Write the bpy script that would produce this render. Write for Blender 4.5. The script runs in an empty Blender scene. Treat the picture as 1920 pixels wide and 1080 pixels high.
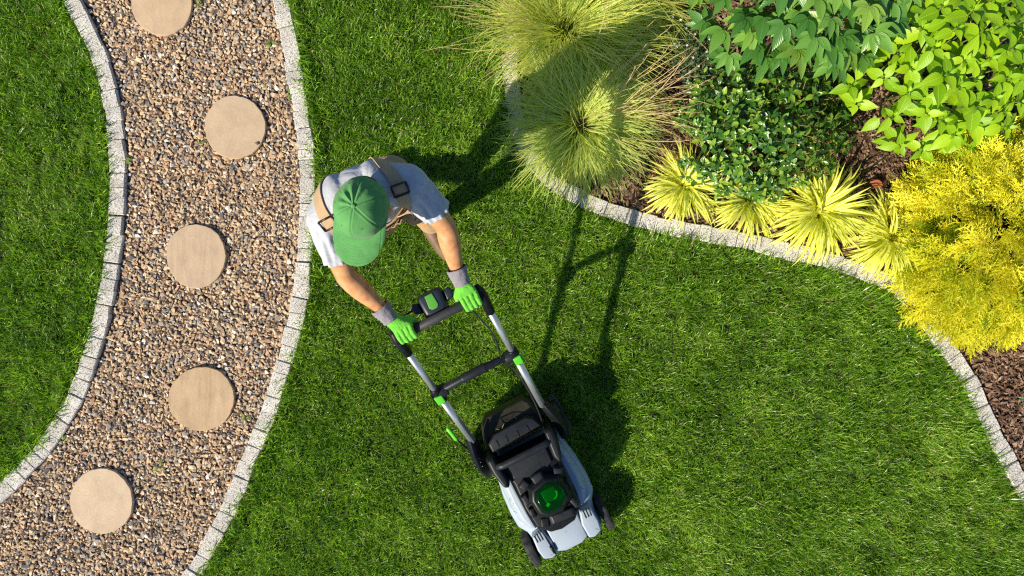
import bpy, bmesh, math, random
import numpy as np
from mathutils import Vector, Matrix, Euler, Quaternion
from mathutils.bvhtree import BVHTree
random.seed(7); RNG = np.random.default_rng(11)
S = bpy.context.scene
COL = S.collection
R = math.radians
# ------------------------------------------------------------------ camera, light, exposure
CAM_H = 4.0
cd = bpy.data.cameras.new('camera'); cd.sensor_width = 36; cd.lens = 24.07; cd.clip_start = .05; cd.clip_end = 500
cam = bpy.data.objects.new('camera', cd); COL.objects.link(cam)
cam.location = (0, 0, CAM_H); cam.rotation_euler = (0, 0, 0); S.camera = cam
SUNV = Vector((-.96, -.84, 1.0)).normalized()
wd = bpy.data.worlds.new('World'); S.world = wd; wd.use_nodes = True
wn = wd.node_tree.nodes; wl = wd.node_tree.links
sky_n = wn.new('ShaderNodeTexSky'); sky_n.sky_type = 'NISHITA'; sky_n.sun_disc = False
sky_n.sun_elevation = math.asin(SUNV.z); sky_n.sun_rotation = math.atan2(SUNV.x, SUNV.y)
sky_n.air_density = 1.0; sky_n.dust_density = .6; sky_n.ozone_density = 6.0
wl.new(sky_n.outputs[0], wn['Background'].inputs[0]); wn['Background'].inputs[1].default_value = .085
sd = bpy.data.lights.new('sun', 'SUN'); sd.energy = 5.0; sd.angle = R(.5); sd.color = (1, .90, .73)
sun = bpy.data.objects.new('sun', sd); COL.objects.link(sun)
sun.location = SUNV * 20; sun.rotation_euler = SUNV.to_track_quat('Z', 'Y').to_euler()
S.view_settings.view_transform = 'Standard'; S.view_settings.look = 'None'
S.view_settings.exposure = .38; S.view_settings.gamma = 1; S.view_settings.use_curve_mapping = False
S.render.engine = 'CYCLES'
S.cycles.use_denoising = False; S.cycles.filter_width = 1.2
S.cycles.max_bounces = 8; S.cycles.diffuse_bounces = 3; S.cycles.transparent_max_bounces = 8

# ------------------------------------------------------------------ helpers
PX = 321.0
def G(px, py, z=0.0):
    """point of the place at height z seen at a pixel of the 1920 wide photograph"""
    s = (CAM_H - z) / CAM_H / PX
    return Vector(((px - 960) * s, (540 - py) * s, z))
def tag(o, label=None, cat=None, group=None, kind=None):
    if label: o['label'] = label
    if cat: o['category'] = cat
    if group: o['group'] = group
    if kind: o['kind'] = kind
    return o
def empty(name, loc=(0, 0, 0), rz=0.0, **k):
    o = bpy.data.objects.new(name, None); COL.objects.link(o); o.empty_display_size = .1
    o.location = loc; o.rotation_euler = (0, 0, rz); tag(o, **k); return o
def add(name, me, parent=None, loc=None, mat=None):
    o = bpy.data.objects.new(name, me); COL.objects.link(o)
    if parent: o.parent = parent
    if loc is not None: o.location = loc
    if mat: me.materials.clear(); me.materials.append(mat)
    return o
def mesh(name, v, f, mat=None, smooth=False, uv=None):
    me = bpy.data.meshes.new(name); me.from_pydata([tuple(x) for x in v], [], f)
    if mat: me.materials.append(mat)
    if smooth: me.polygons.foreach_set('use_smooth', [True] * len(me.polygons))
    if uv is not None:
        l = me.uv_layers.new(name='UVMap'); idx = np.empty(len(me.loops), dtype=np.int32)
        me.loops.foreach_get('vertex_index', idx)
        l.data.foreach_set('uv', np.asarray(uv, dtype=np.float32)[idx].ravel())
    me.update(); return me
def bm_mesh(name, bm, mat=None, smooth=False):
    me = bpy.data.meshes.new(name); bmesh.ops.recalc_face_normals(bm, faces=bm.faces); bm.to_mesh(me); bm.free()
    if mat: me.materials.append(mat)
    if smooth: me.polygons.foreach_set('use_smooth', [True] * len(me.polygons))
    me.update(); return me
def vnoise(x, y, scale, seed):
    r = np.random.default_rng(seed); T = r.random((64, 64))
    u = np.asarray(x) / scale + 100; v = np.asarray(y) / scale + 100
    i = np.floor(u).astype(int); j = np.floor(v).astype(int); a = u - i; b = v - j
    a = a * a * (3 - 2 * a); b = b * b * (3 - 2 * b)
    g = lambda p, q: T[p % 64, q % 64]
    return (g(i, j) * (1 - a) + g(i + 1, j) * a) * (1 - b) + (g(i, j + 1) * (1 - a) + g(i + 1, j + 1) * a) * b
def spline(pts, step):
    """catmull-rom through 2-D/3-D points, resampled evenly"""
    P = [np.array(p, float) for p in pts]; P = [2 * P[0] - P[1]] + P + [2 * P[-1] - P[-2]]
    out = []
    for i in range(1, len(P) - 2):
        for t in np.linspace(0, 1, 24, endpoint=False):
            a, b, c, d = P[i - 1], P[i], P[i + 1], P[i + 2]
            out.append(.5 * (2 * b + (c - a) * t + (2 * a - 5 * b + 4 * c - d) * t * t + (3 * b - 3 * c + d - a) * t ** 3))
    out.append(P[-2]); out = np.array(out)
    s = np.concatenate([[0], np.cumsum(np.linalg.norm(np.diff(out, axis=0), axis=1))])
    n = max(2, int(round(s[-1] / step)) + 1); q = np.linspace(0, s[-1], n)
    return np.stack([np.interp(q, s, out[:, k]) for k in range(out.shape[1])], 1)
def in_poly(x, y, poly):
    x = np.asarray(x); y = np.asarray(y); c = np.zeros(x.shape, bool); n = len(poly); j = n - 1
    for i in range(n):
        xi, yi = poly[i][0], poly[i][1]; xj, yj = poly[j][0], poly[j][1]
        if yi != yj:
            c ^= ((yi > y) != (yj > y)) & (x < (xj - xi) * (y - yi) / (yj - yi) + xi)
        j = i
    return c
def dist_line(x, y, line):
    d = np.full(np.shape(x), 1e9)
    for p in line: d = np.minimum(d, (x - p[0]) ** 2 + (y - p[1]) ** 2)
    return np.sqrt(d)
def frame(xd, nd):
    x = Vector(xd).normalized(); n = Vector(nd); y = n.cross(x)
    if y.length < 1e-5: y = Vector((0, 1, 0)).cross(x)
    y.normalize(); z = x.cross(y)
    return Matrix((x, y, z)).transposed()
# ---- meshes
_ico = None
def ico_pts():
    global _ico
    if _ico is None:
        b = bmesh.new(); bmesh.ops.create_icosphere(b, subdivisions=3, radius=1); _ico = np.array([v.co[:] for v in b.verts]); b.free()
    return _ico
def hull(bm, blobs):
    """blobs: (centre, radius or (rx, ry, rz)[, rotation matrix])"""
    t = bmesh.new()
    for q in blobs:
        c, r = q[0], q[1]; r = (r, r, r) if isinstance(r, (int, float)) else r
        p = ico_pts() * np.array(r)
        if len(q) > 2: p = p @ np.array(q[2]).T
        for v in p + np.array(c): t.verts.new(v)
    res = bmesh.ops.convex_hull(t, input=t.verts)
    junk = [g for g in res['geom_interior'] + res['geom_unused'] if isinstance(g, bmesh.types.BMVert)]
    bmesh.ops.delete(t, geom=list(set(junk)), context='VERTS')
    m = {v: bm.verts.new(v.co) for v in t.verts}
    for f in t.faces: bm.faces.new([m[v] for v in f.verts])
    t.free()
def caps(bm, pts, rs):
    for i in range(len(pts) - 1): hull(bm, [(pts[i], rs[i]), (pts[i + 1], rs[i + 1])])
def evaluated(me, mods):
    o = bpy.data.objects.new('tmp', me); COL.objects.link(o)
    for t, kw in mods:
        m = o.modifiers.new(t, t)
        for k, v in kw.items(): setattr(m, k, v)
    dg = bpy.context.evaluated_depsgraph_get(); dg.update()
    out = bpy.data.meshes.new_from_object(o.evaluated_get(dg), depsgraph=dg)
    bpy.data.objects.remove(o); return out
def remesh(name, bm, voxel, it, mat, fac=.5):
    me = bpy.data.meshes.new('t'); bm.to_mesh(me); bm.free()
    out = evaluated(me, [('REMESH', dict(mode='VOXEL', voxel_size=voxel, use_smooth_shade=True)), ('SMOOTH', dict(factor=fac, iterations=it))])
    out.name = name; out.materials.clear(); out.materials.append(mat)
    out.polygons.foreach_set('use_smooth', [True] * len(out.polygons)); return out
def coords(me):
    a = np.empty(len(me.vertices) * 3, np.float32); me.vertices.foreach_get('co', a); return a.reshape(-1, 3)
def normals(me):
    a = np.empty(len(me.vertices) * 3, np.float32); me.vertices.foreach_get('normal', a); return a.reshape(-1, 3)
def tube(bm, pts, r, n=10, cap=True, flat=None):
    """sweep; r a number or a list; flat=(a,b) scales the section"""
    P = [Vector(p) for p in pts]; rings = []; up = None
    for i, p in enumerate(P):
        t = (P[min(i + 1, len(P) - 1)] - P[max(i - 1, 0)]).normalized()
        if up is None:
            up = Vector((0, 0, 1)) if abs(t.z) < .9 else Vector((1, 0, 0))
        s = t.cross(up).normalized(); up = s.cross(t).normalized()
        rr = r[i] if isinstance(r, (list, tuple)) else r; fa, fb = flat or (1, 1)
        rings.append([bm.verts.new(p + s * (math.cos(a) * rr * fa) + up * (math.sin(a) * rr * fb)) for a in [2 * math.pi * k / n for k in range(n)]])
    for a, b in zip(rings, rings[1:]):
        for k in range(n): bm.faces.new((a[k], a[(k + 1) % n], b[(k + 1) % n], b[k]))
    if cap: bm.faces.new(rings[0][::-1]); bm.faces.new(rings[-1])
def loft(bm, layers):
    """layers: list of (outline 2-D, z or list of z) with equal counts"""
    rings = []
    for o, z in layers:
        rings.append([bm.verts.new((p[0], p[1], z[i] if isinstance(z, (list, tuple)) else z)) for i, p in enumerate(o)])
    n = len(rings[0])
    for a, b in zip(rings, rings[1:]):
        for k in range(n): bm.faces.new((a[k], a[(k + 1) % n], b[(k + 1) % n], b[k]))
    bm.faces.new(rings[0][::-1]); bm.faces.new(rings[-1])
def shrink(o, s, c=None, d=(0, 0)):
    c = c or (sum(p[0] for p in o) / len(o), sum(p[1] for p in o) / len(o))
    sx, sy = (s, s) if isinstance(s, (int, float)) else s
    return [(c[0] + (p[0] - c[0]) * sx + d[0], c[1] + (p[1] - c[1]) * sy + d[1]) for p in o]
def box(bm, c, s, M=None):
    vs = []
    for dx in (-.5, .5):
        for dy in (-.5, .5):
            for dz in (-.5, .5):
                p = Vector((dx * s[0], dy * s[1], dz * s[2]))
                if M is not None: p = M @ p
                vs.append(bm.verts.new(p + Vector(c)))
    for f in ((0, 1, 3, 2), (4, 6, 7, 5), (0, 4, 5, 1), (2, 3, 7, 6), (0, 2, 6, 4), (1, 5, 7, 3)): bm.faces.new([vs[i] for i in f])
def part(name, bm, mat, parent, bevel=0, seg=2, smooth=False, sub=0, loc=None):
    me = bm_mesh(name, bm, mat, smooth)
    mods = []
    if bevel: mods.append(('BEVEL', dict(width=bevel, segments=seg, limit_method='ANGLE', angle_limit=R(28), harden_normals=False)))
    if sub: mods.append(('SUBSURF', dict(levels=sub, render_levels=sub)))
    if mods:
        me = evaluated(me, mods); me.name = name
        me.polygons.foreach_set('use_smooth', [True] * len(me.polygons))
        if not smooth: me.set_sharp_from_angle(angle=R(40))
    return add(name, me, parent, loc)
# ---- materials
def mat_new(name):
    m = bpy.data.materials.new(name); m.use_nodes = True; return m, m.node_tree.nodes, m.node_tree.links
def ramp(n, stops, interp='LINEAR'):
    r = n.new('ShaderNodeValToRGB'); e = r.color_ramp; e.interpolation = interp
    while len(e.elements) < len(stops): e.elements.new(.5)
    for k, (p, c) in enumerate(stops): e.elements[k].position = p; e.elements[k].color = (*c, 1)
    return r
def objcoord(n, l, scale=1.0):
    t = n.new('ShaderNodeTexCoord'); return t.outputs['Object']
def noise(n, l, vec, scale, detail=4, rough=.55):
    t = n.new('ShaderNodeTexNoise'); t.inputs['Scale'].default_value = scale; t.inputs['Detail'].default_value = detail; t.inputs['Roughness'].default_value = rough
    if vec is not None: l.new(vec, t.inputs['Vector'])
    return t
def bump(n, l, h, strength, dist):
    b = n.new('ShaderNodeBump'); b.inputs['Strength'].default_value = strength; b.inputs['Distance'].default_value = dist
    l.new(h, b.inputs['Height']); return b
def simple(name, col, rough=.5, metal=0, var=.12, vs=25, bmp=0, bs=60, bd=.002, spec=.5, coat=0):
    m, n, l = mat_new(name); p = n['Principled BSDF']; oc = objcoord(n, l)
    t = noise(n, l, oc, vs, 5)
    c = ramp(n, [(.3, tuple(x * (1 - var) for x in col)), (.7, tuple(min(1, x * (1 + var)) for x in col))])
    l.new(t.outputs['Fac'], c.inputs[0]); l.new(c.outputs[0], p.inputs['Base Color'])
    p.inputs['Roughness'].default_value = rough; p.inputs['Metallic'].default_value = metal
    if 'plastic' in name or name in ('deck_paint', 'rubber', 'olive_flap'):
        d1 = noise(n, l, oc, 170, 2, .5); d2 = noise(n, l, oc, 7, 4); k = ramp(n, [(.60, (0, 0, 0)), (.72, (1, 1, 1))]); l.new(d1.outputs['Fac'], k.inputs[0]); k2 = ramp(n, [(.42, (0, 0, 0)), (.75, (.55, .55, .55))]); l.new(d2.outputs['Fac'], k2.inputs[0])
        l.new(mix_col(n, l, math_n(n, l, 'MULTIPLY', k.outputs[0], k2.outputs[0]), c.outputs[0], (.16, .15, .11)), p.inputs['Base Color'])
    p.inputs['Specular IOR Level'].default_value = spec; p.inputs['Coat Weight'].default_value = coat
    if bmp:
        b = noise(n, l, oc, bs, 6, .65); bb = bump(n, l, b.outputs['Fac'], bmp, bd); l.new(bb.outputs[0], p.inputs['Normal'])
    return m
def mix_col(n, l, fac, a, b, mode='MIX'):
    x = n.new('ShaderNodeMix'); x.data_type = 'RGBA'; x.blend_type = mode
    for s, v in ((0, fac), (6, a), (7, b)):
        if hasattr(v, 'links') or hasattr(v, 'is_linked'): l.new(v, x.inputs[s])
        else: x.inputs[s].default_value = v if isinstance(v, (int, float)) else (*v, 1)
    return x.outputs[2]
def math_n(n, l, op, a, b=0.0):
    x = n.new('ShaderNodeMath'); x.operation = op
    for s, v in ((0, a), (1, b)):
        if hasattr(v, 'is_linked'): l.new(v, x.inputs[s])
        else: x.inputs[s].default_value = v
    return x.outputs[0]
def leafmat(name, stops, rough=.45, transl=.3, tcol=None, rnd='object', veins=0.0, rib=None, ribw=.03, spec=.5, stripe=None, blade=0):
    """stops: colours over a per-leaf random number"""
    m, n, l = mat_new(name); p = n['Principled BSDF']; out = n['Material Output']
    if rnd == 'object': r = n.new('ShaderNodeObjectInfo').outputs['Random']
    else:
        a = n.new('ShaderNodeAttribute'); a.attribute_type = 'INSTANCER'; a.attribute_name = 'tint'; r = a.outputs['Fac']
    if blade:
        ba = n.new('ShaderNodeAttribute'); ba.attribute_type = 'GEOMETRY'; ba.attribute_name = 'blade'
        r = math_n(n, l, 'ADD', math_n(n, l, 'MULTIPLY', r, 1 - blade), math_n(n, l, 'MULTIPLY', ba.outputs['Fac'], blade))
    c = ramp(n, stops); l.new(r, c.inputs[0]); col = c.outputs[0]
    oc = n.new('ShaderNodeTexCoord')
    if veins or rib or stripe:
        sx = n.new('ShaderNodeSeparateXYZ'); l.new(oc.outputs['UV'], sx.inputs[0])
        ax = math_n(n, l, 'ABSOLUTE', math_n(n, l, 'SUBTRACT', sx.outputs[0], .5))
        if stripe:
            k = ramp(n, [(0, (1, 1, 1)), (stripe[1], (1, 1, 1)), (min(1, stripe[1] + .12), (0, 0, 0))]); l.new(math_n(n, l, 'MULTIPLY', ax, 2), k.inputs[0])
            col = mix_col(n, l, math_n(n, l, 'MULTIPLY', k.outputs[0], stripe[2]), col, stripe[0])
        if rib:
            k = ramp(n, [(0, (1, 1, 1)), (ribw, (.9, .9, .9)), (ribw * 2.2, (0, 0, 0))]); l.new(math_n(n, l, 'MULTIPLY', ax, 2), k.inputs[0])
            col = mix_col(n, l, math_n(n, l, 'MULTIPLY', k.outputs[0], .7), col, rib)
        if veins:
            w = math_n(n, l, 'SINE', math_n(n, l, 'MULTIPLY', math_n(n, l, 'SUBTRACT', math_n(n, l, 'MULTIPLY', sx.outputs[1], 9), math_n(n, l, 'MULTIPLY', ax, 5)), 6.283))
            bb = bump(n, l, w, veins, .0012); l.new(bb.outputs[0], p.inputs['Normal'])
    g = noise(n, l, oc.outputs['Object'], 40, 3)
    hv = n.new('ShaderNodeHueSaturation'); l.new(col, hv.inputs['Color'])
    l.new(math_n(n, l, 'ADD', math_n(n, l, 'MULTIPLY', g.outputs['Fac'], .5), .75), hv.inputs['Value']); col = hv.outputs[0]
    l.new(col, p.inputs['Base Color']); p.inputs['Roughness'].default_value = rough; p.inputs['Specular IOR Level'].default_value = spec
    if transl:
        t = n.new('ShaderNodeBsdfTranslucent'); mx = n.new('ShaderNodeMixShader'); mx.inputs[0].default_value = transl
        tc = mix_col(n, l, 1.0, col, tcol or (1.0, 1.0, .55), 'MULTIPLY')
        hs = n.new('ShaderNodeHueSaturation'); hs.inputs['Value'].default_value = 1.9; l.new(tc, hs.inputs['Color']); l.new(hs.outputs[0], t.inputs[0])
        l.new(p.outputs[0], mx.inputs[1]); l.new(t.outputs[0], mx.inputs[2]); l.new(mx.outputs[0], out.inputs[0])
    return m
# ---- scatter of small countless pieces: one object, geometry nodes
def scatter(name, pts, rot, scl, vidx, tint, variants, parent=None, kind='stuff', label=None, cat=None):
    n = len(pts); me = bpy.data.meshes.new(name); me.vertices.add(n)
    me.vertices.foreach_set('co', np.asarray(pts, np.float32).ravel())
    a = me.attributes.new('rot', 'FLOAT_VECTOR', 'POINT'); a.data.foreach_set('vector', np.asarray(rot, np.float32).ravel())
    a = me.attributes.new('scl', 'FLOAT_VECTOR', 'POINT')
    s = np.asarray(scl, np.float32); s = np.repeat(s[:, None], 3, 1) if s.ndim == 1 else s
    a.data.foreach_set('vector', np.ascontiguousarray(s).ravel())
    a = me.attributes.new('vidx', 'INT', 'POINT'); a.data.foreach_set('value', np.asarray(vidx, np.int32))
    a = me.attributes.new('tint', 'FLOAT', 'POINT'); a.data.foreach_set('value', np.asarray(tint, np.float32))
    o = add(name, me, parent); tag(o, label, cat, None, kind)
    c = bpy.data.collections.new(name + '_pieces')
    for k, v in enumerate(variants): c.objects.link(bpy.data.objects.new('%s_piece_%02d' % (name, k), v))
    g = bpy.data.node_groups.new(name + '_nodes', 'GeometryNodeTree')
    g.interface.new_socket('Geometry', in_out='INPUT', socket_type='NodeSocketGeometry')
    g.interface.new_socket('Geometry', in_out='OUTPUT', socket_type='NodeSocketGeometry')
    N = g.nodes; Lk = g.links
    gi = N.new('NodeGroupInput'); go = N.new('NodeGroupOutput'); ip = N.new('GeometryNodeInstanceOnPoints')
    ci = N.new('GeometryNodeCollectionInfo'); ci.inputs['Collection'].default_value = c
    ci.inputs['Separate Children'].default_value = True; ci.inputs['Reset Children'].default_value = True
    def na(nm, t):
        q = N.new('GeometryNodeInputNamedAttribute'); q.data_type = t; q.inputs['Name'].default_value = nm
        return [x for x in q.outputs if x.enabled and x.name == 'Attribute'][0]
    er = N.new('FunctionNodeEulerToRotation'); Lk.new(na('rot', 'FLOAT_VECTOR'), er.inputs[0])
    Lk.new(gi.outputs[0], ip.inputs['Points']); Lk.new(ci.outputs[0], ip.inputs['Instance'])
    ip.inputs['Pick Instance'].default_value = True; Lk.new(na('vidx', 'INT'), ip.inputs['Instance Index'])
    Lk.new(er.outputs[0], ip.inputs['Rotation']); Lk.new(na('scl', 'FLOAT_VECTOR'), ip.inputs['Scale'])
    Lk.new(ip.outputs[0], go.inputs[0])
    m = o.modifiers.new('pieces', 'NODES'); m.node_group = g
    return o
def ribbon_set(blades, sides=1):
    """blades: list of (points (n,3), widths (n), side vector (3)); returns verts, faces, uv"""
    V = []; F = []; U = []
    for P, w, sv in blades:
        b = len(V); n = len(P); sv = np.asarray(sv)
        for i in range(n):
            t = i / (n - 1)
            V.append(P[i] - sv * w[i] / 2); V.append(P[i] + sv * w[i] / 2); U.append((0, t)); U.append((1, t))
        for i in range(n - 1): F.append((b + 2 * i, b + 2 * i + 1, b + 2 * i + 3, b + 2 * i + 2))
    return V, F, U
def leaf_mesh(name, L, Wd, mat, rows=6, fold=.25, droop=.25, tip=1.0, base=.5, wav=0.0, seed=0):
    """ovate leaf along +x, face up +z; widest at base fraction"""
    r = random.Random(seed); V = []; F = []; U = []
    for i in range(rows + 1):
        t = i / rows
        w = Wd / 2 * (math.sin(math.pi * t ** (math.log(.5) / math.log(base))) ** tip) if 0 < t < 1 else .0008
        x = L * t; z = -droop * L * t * t
        wv = wav * math.sin(t * 9 + seed) * Wd
        V += [(x, -w, z + fold * w + wv), (x, 0, z), (x, w, z + fold * w - wv)]; U += [(0.5 - .5 * (w / (Wd / 2)), t), (.5, t), (.5 + .5 * (w / (Wd / 2)), t)]
    for i in range(rows):
        a = 3 * i; F += [(a, a + 1, a + 4, a + 3), (a + 1, a + 2, a + 5, a + 4)]
    return mesh(name, V, [f[::-1] for f in F], mat, True, U)
def place(name, me, parent, p, xd, nd, s=1.0):
    o = bpy.data.objects.new(name, me); COL.objects.link(o); o.parent = parent
    M = frame(xd, nd).to_4x4(); M.translation = Vector(p)
    o.matrix_basis = M @ Matrix.Diagonal((s, s, s, 1)); return o

# ------------------------------------------------------------------ layout lines (metres)
def line(pxs): return [G(x, y, .04)[:2] for x, y in pxs]
KL = spline(line([(118, -90), (126, -40), (135, 0), (163, 60), (190, 125), (208, 200), (217, 290), (217, 370), (212, 445), (202, 525), (186, 605), (160, 690), (128, 765), (85, 832), (40, 885), (0, 922), (-60, 968), (-120, 1010), (-250, 1105), (-400, 1230)]), .02)
KR = spline(line([(510, -80), (525, 0), (541, 75), (553, 150), (567, 240), (576, 330), (574, 420), (569, 490), (563, 545), (549, 620), (525, 700), (499, 785), (463, 870), (426, 960), (382, 1040), (358, 1080), (310, 1150), (215, 1280), (80, 1430)]), .02)
KB = spline(line([(985, -90), (972, 0), (961, 60), (957, 120), (962, 185), (975, 245), (1000, 300), (1040, 344), (1085, 370), (1130, 389), (1180, 405), (1252, 424), (1324, 438), (1397, 451), (1469, 469), (1565, 490), (1661, 526), (1712, 565), (1748, 611), (1787, 664), (1825, 723), (1856, 790), (1890, 855), (1920, 912), (1965, 990), (2010, 1080)]), .02)
PATH_POLY = [tuple(p) for p in KL] + [tuple(p) for p in KR[::-1]]
BED_POLY = [tuple(p) for p in KB] + [(3.6, -1.7), (3.6, 2.2), (KB[0][0], 2.2)]
XM, YM = 3.3, 2.05
# ------------------------------------------------------------------ ground sheets
m_soil = simple('soil', (.035, .032, .016), .95, 0, .4, 30, .6, 80, .01)
def sheet(name, poly, z, mat, parent=None):
    bm = bmesh.new(); f = bm.faces.new([bm.verts.new((p[0], p[1], z)) for p in poly]); bmesh.ops.triangulate(bm, faces=[f])
    return add(name, bm_mesh(name, bm, mat))
tag(sheet('ground', [(-60, -60), (60, -60), (60, 60), (-60, 60)], 0, simple('turf_soil', (.03, .05, .012), .95, 0, .5, 6, .6, 60, .01)), 'dark soil under the turf of the garden', None, None, 'structure')
tag(sheet('gravel_path', PATH_POLY, .004, simple('path_bed', (.12, .085, .06), .95, 0, .4, 60, .6, 90, .01)), 'gravel path bed curving between two granite kerbs', None, None, 'structure')
tag(sheet('planting_bed', BED_POLY, .004, simple('bed_soil', (.07, .042, .026), .95, 0, .5, 30, .8, 60, .02)), 'bark mulched planting bed soil', None, None, 'structure')

# ------------------------------------------------------------------ kerbs of granite setts
def granite():
    m, n, l = mat_new('granite'); p = n['Principled BSDF']; oc = objcoord(n, l); oi = n.new('ShaderNodeObjectInfo')
    va = n.new('ShaderNodeNewGeometry')
    a = noise(n, l, va.outputs[0], 150, 2, .6); b = noise(n, l, va.outputs[0], 14, 4)
    c = ramp(n, [(.34, (.10, .095, .09)), (.42, (.50, .485, .46)), (.50, (.76, .74, .70)), (.68, (.86, .84, .80))]); l.new(a.outputs['Fac'], c.inputs[0])
    d = ramp(n, [(.3, (.76, .74, .70)), (.7, (1, 1, 1))]); l.new(b.outputs['Fac'], d.inputs[0])
    col = mix_col(n, l, 1.0, c.outputs[0], d.outputs[0], 'MULTIPLY')
    e = ramp(n, [(0, (.86, .85, .83)), (1, (1, .99, .97))]); l.new(oi.outputs['Random'], e.inputs[0])
    l.new(mix_col(n, l, 1.0, col, e.outputs[0], 'MULTIPLY'), p.inputs['Base Color']); p.inputs['Roughness'].default_value = .8
    nb = noise(n, l, va.outputs[0], 70, 6, .7); bb = bump(n, l, nb.outputs['Fac'], .9, .006); l.new(bb.outputs[0], p.inputs['Normal'])
    return m
m_granite = granite()
def sett_mesh(k):
    r = random.Random(k); bm = bmesh.new(); bmesh.ops.create_cube(bm, size=1)
    for v in bm.verts: v.co += Vector([r.uniform(-.034, .034) for _ in range(3)])
    me = bm_mesh('granite_sett', bm, m_granite)
    for v in me.vertices: v.co.y *= .094; v.co.z *= .1
    me = evaluated(me, [('BEVEL', dict(width=.05, segments=1, limit_method='NONE', offset_type='PERCENT', width_pct=5))]); me.name = 'granite_sett'; return me
SETT = [sett_mesh(k) for k in range(10)]
def kerb(lne, label, lens, seed, top=.05):
    r = random.Random(seed); d = np.concatenate([[0], np.cumsum(np.linalg.norm(np.diff(lne, axis=0), axis=1))])
    mid = lne[len(lne) // 2]; root = empty('stone_kerb', (mid[0], mid[1], 0), label=label, cat='kerb', group='granite kerbs of the garden')
    s = 0.0
    while s < d[-1] - .05:
        L = r.uniform(*lens); c = s + L / 2
        x = np.interp(c, d, lne[:, 0]); y = np.interp(c, d, lne[:, 1])
        x2 = np.interp(c + .03, d, lne[:, 0]) - np.interp(c - .03, d, lne[:, 0]); y2 = np.interp(c + .03, d, lne[:, 1]) - np.interp(c - .03, d, lne[:, 1])
        o = bpy.data.objects.new('granite_sett', r.choice(SETT)); COL.objects.link(o); o.parent = root
        o.location = (x - mid[0] + r.uniform(-.003, .003), y - mid[1] + r.uniform(-.003, .003), top - .05 + r.uniform(-.007, .005))
        o.rotation_euler = (r.uniform(-.03, .03), r.uniform(-.03, .03), math.atan2(y2, x2) + r.uniform(-.03, .03) + (math.pi if r.random() < .5 else 0))
        o.scale = (L + r.uniform(-.0015, .002), r.uniform(.90, 1.04), 1)
        s += L
    return root
kerb(KL, 'pale granite kerb along the left edge of the gravel path', (.055, .115), 1, .034)
kerb(KR, 'pale granite kerb between the gravel path and the mown lawn', (.052, .11), 2, .033)
kerb(KB, 'pale granite kerb curving round the mulched planting bed', (.052, .115), 3, .036)

# ------------------------------------------------------------------ gravel
def gravelmat():
    m, n, l = mat_new('pebble'); p = n['Principled BSDF']
    a = n.new('ShaderNodeAttribute'); a.attribute_type = 'INSTANCER'; a.attribute_name = 'tint'
    c = ramp(n, [(0, (.16, .14, .125)), (.05, (.30, .265, .23)), (.14, (.44, .39, .325)), (.24, (.58, .405, .235)), (.45, (.68, .48, .285)), (.62, (.52, .345, .20)), (.76, (.74, .565, .36)), (.90, (.50, .30, .185)), (.95, (.85, .78, .68))], 'CONSTANT'); l.new(a.outputs['Fac'], c.inputs[0])
    oc = objcoord(n, l); t = noise(n, l, oc, 3, 4); d = ramp(n, [(.3, (.72, .72, .72)), (.7, (1.05, 1.05, 1.05))]); l.new(t.outputs['Fac'], d.inputs[0])
    l.new(mix_col(n, l, 1.0, c.outputs[0], d.outputs[0], 'MULTIPLY'), p.inputs['Base Color']); p.inputs['Roughness'].default_value = .75
    return m
m_peb = gravelmat()
def rock(k):
    r = np.random.default_rng(k); bm = bmesh.new(); p = r.normal(size=(13, 3)); p /= np.linalg.norm(p, axis=1)[:, None]
    p *= r.uniform(.8, 1.1, (13, 1)); p *= np.array([1, r.uniform(.6, .85), r.uniform(.4, .6)]) * .5
    for q in p: bm.verts.new(q)
    res = bmesh.ops.convex_hull(bm, input=bm.verts); bmesh.ops.delete(bm, geom=[g for g in res['geom_interior'] if isinstance(g, bmesh.types.BMVert)], context='VERTS')
    return bm_mesh('pebble', bm, m_peb)
ROCKS = [rock(k) for k in range(16)]
def jitter_grid(x0, x1, y0, y1, s, rng):
    gx, gy = np.meshgrid(np.arange(x0, x1, s), np.arange(y0, y1, s)); n = gx.size
    return gx.ravel() + rng.uniform(-.5, .5, n) * s, gy.ravel() + rng.uniform(-.5, .5, n) * s
STONES = [(303, 8, 57, 58), (440, 238, 57, 60), (367, 480, 56.5, 60), (377.5, 748, 61.5, 60.5), (189.5, 940, 59.5, 62)]
def gravel():
    P = []; 
    for s, z0 in ((.0195, .006), (.018, -.001)):
        x, y = jitter_grid(-3.35, -1.1, -2.0, 1.95, s, RNG)
        k = in_poly(x, y, PATH_POLY) & (dist_line(x, y, KL[::3]) > .055) & (dist_line(x, y, KR[::3]) > .05)
        for (sx, sy, ra, rb) in STONES:
            c = G(sx, sy, .03); k &= (((x - c.x) / (ra / PX * .99)) ** 2 + ((y - c.y) / (rb / PX * .99)) ** 2) > .93
        x, y = x[k], y[k]; P.append(np.stack([x, y, RNG.uniform(z0, z0 + .008, len(x))], 1))
    P = np.concatenate(P); n = len(P)
    rot = np.stack([RNG.normal(0, .24, n), RNG.normal(0, .24, n), RNG.uniform(0, 6.28, n)], 1)
    scl = np.clip(RNG.lognormal(math.log(.0258), .28, n), .012, .050)
    scatter('gravel', P, rot, scl, RNG.integers(0, 16, n), RNG.random(n), ROCKS, label='mixed tan pink and grey gravel chippings filling the path', cat='gravel')
gravel()

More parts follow.
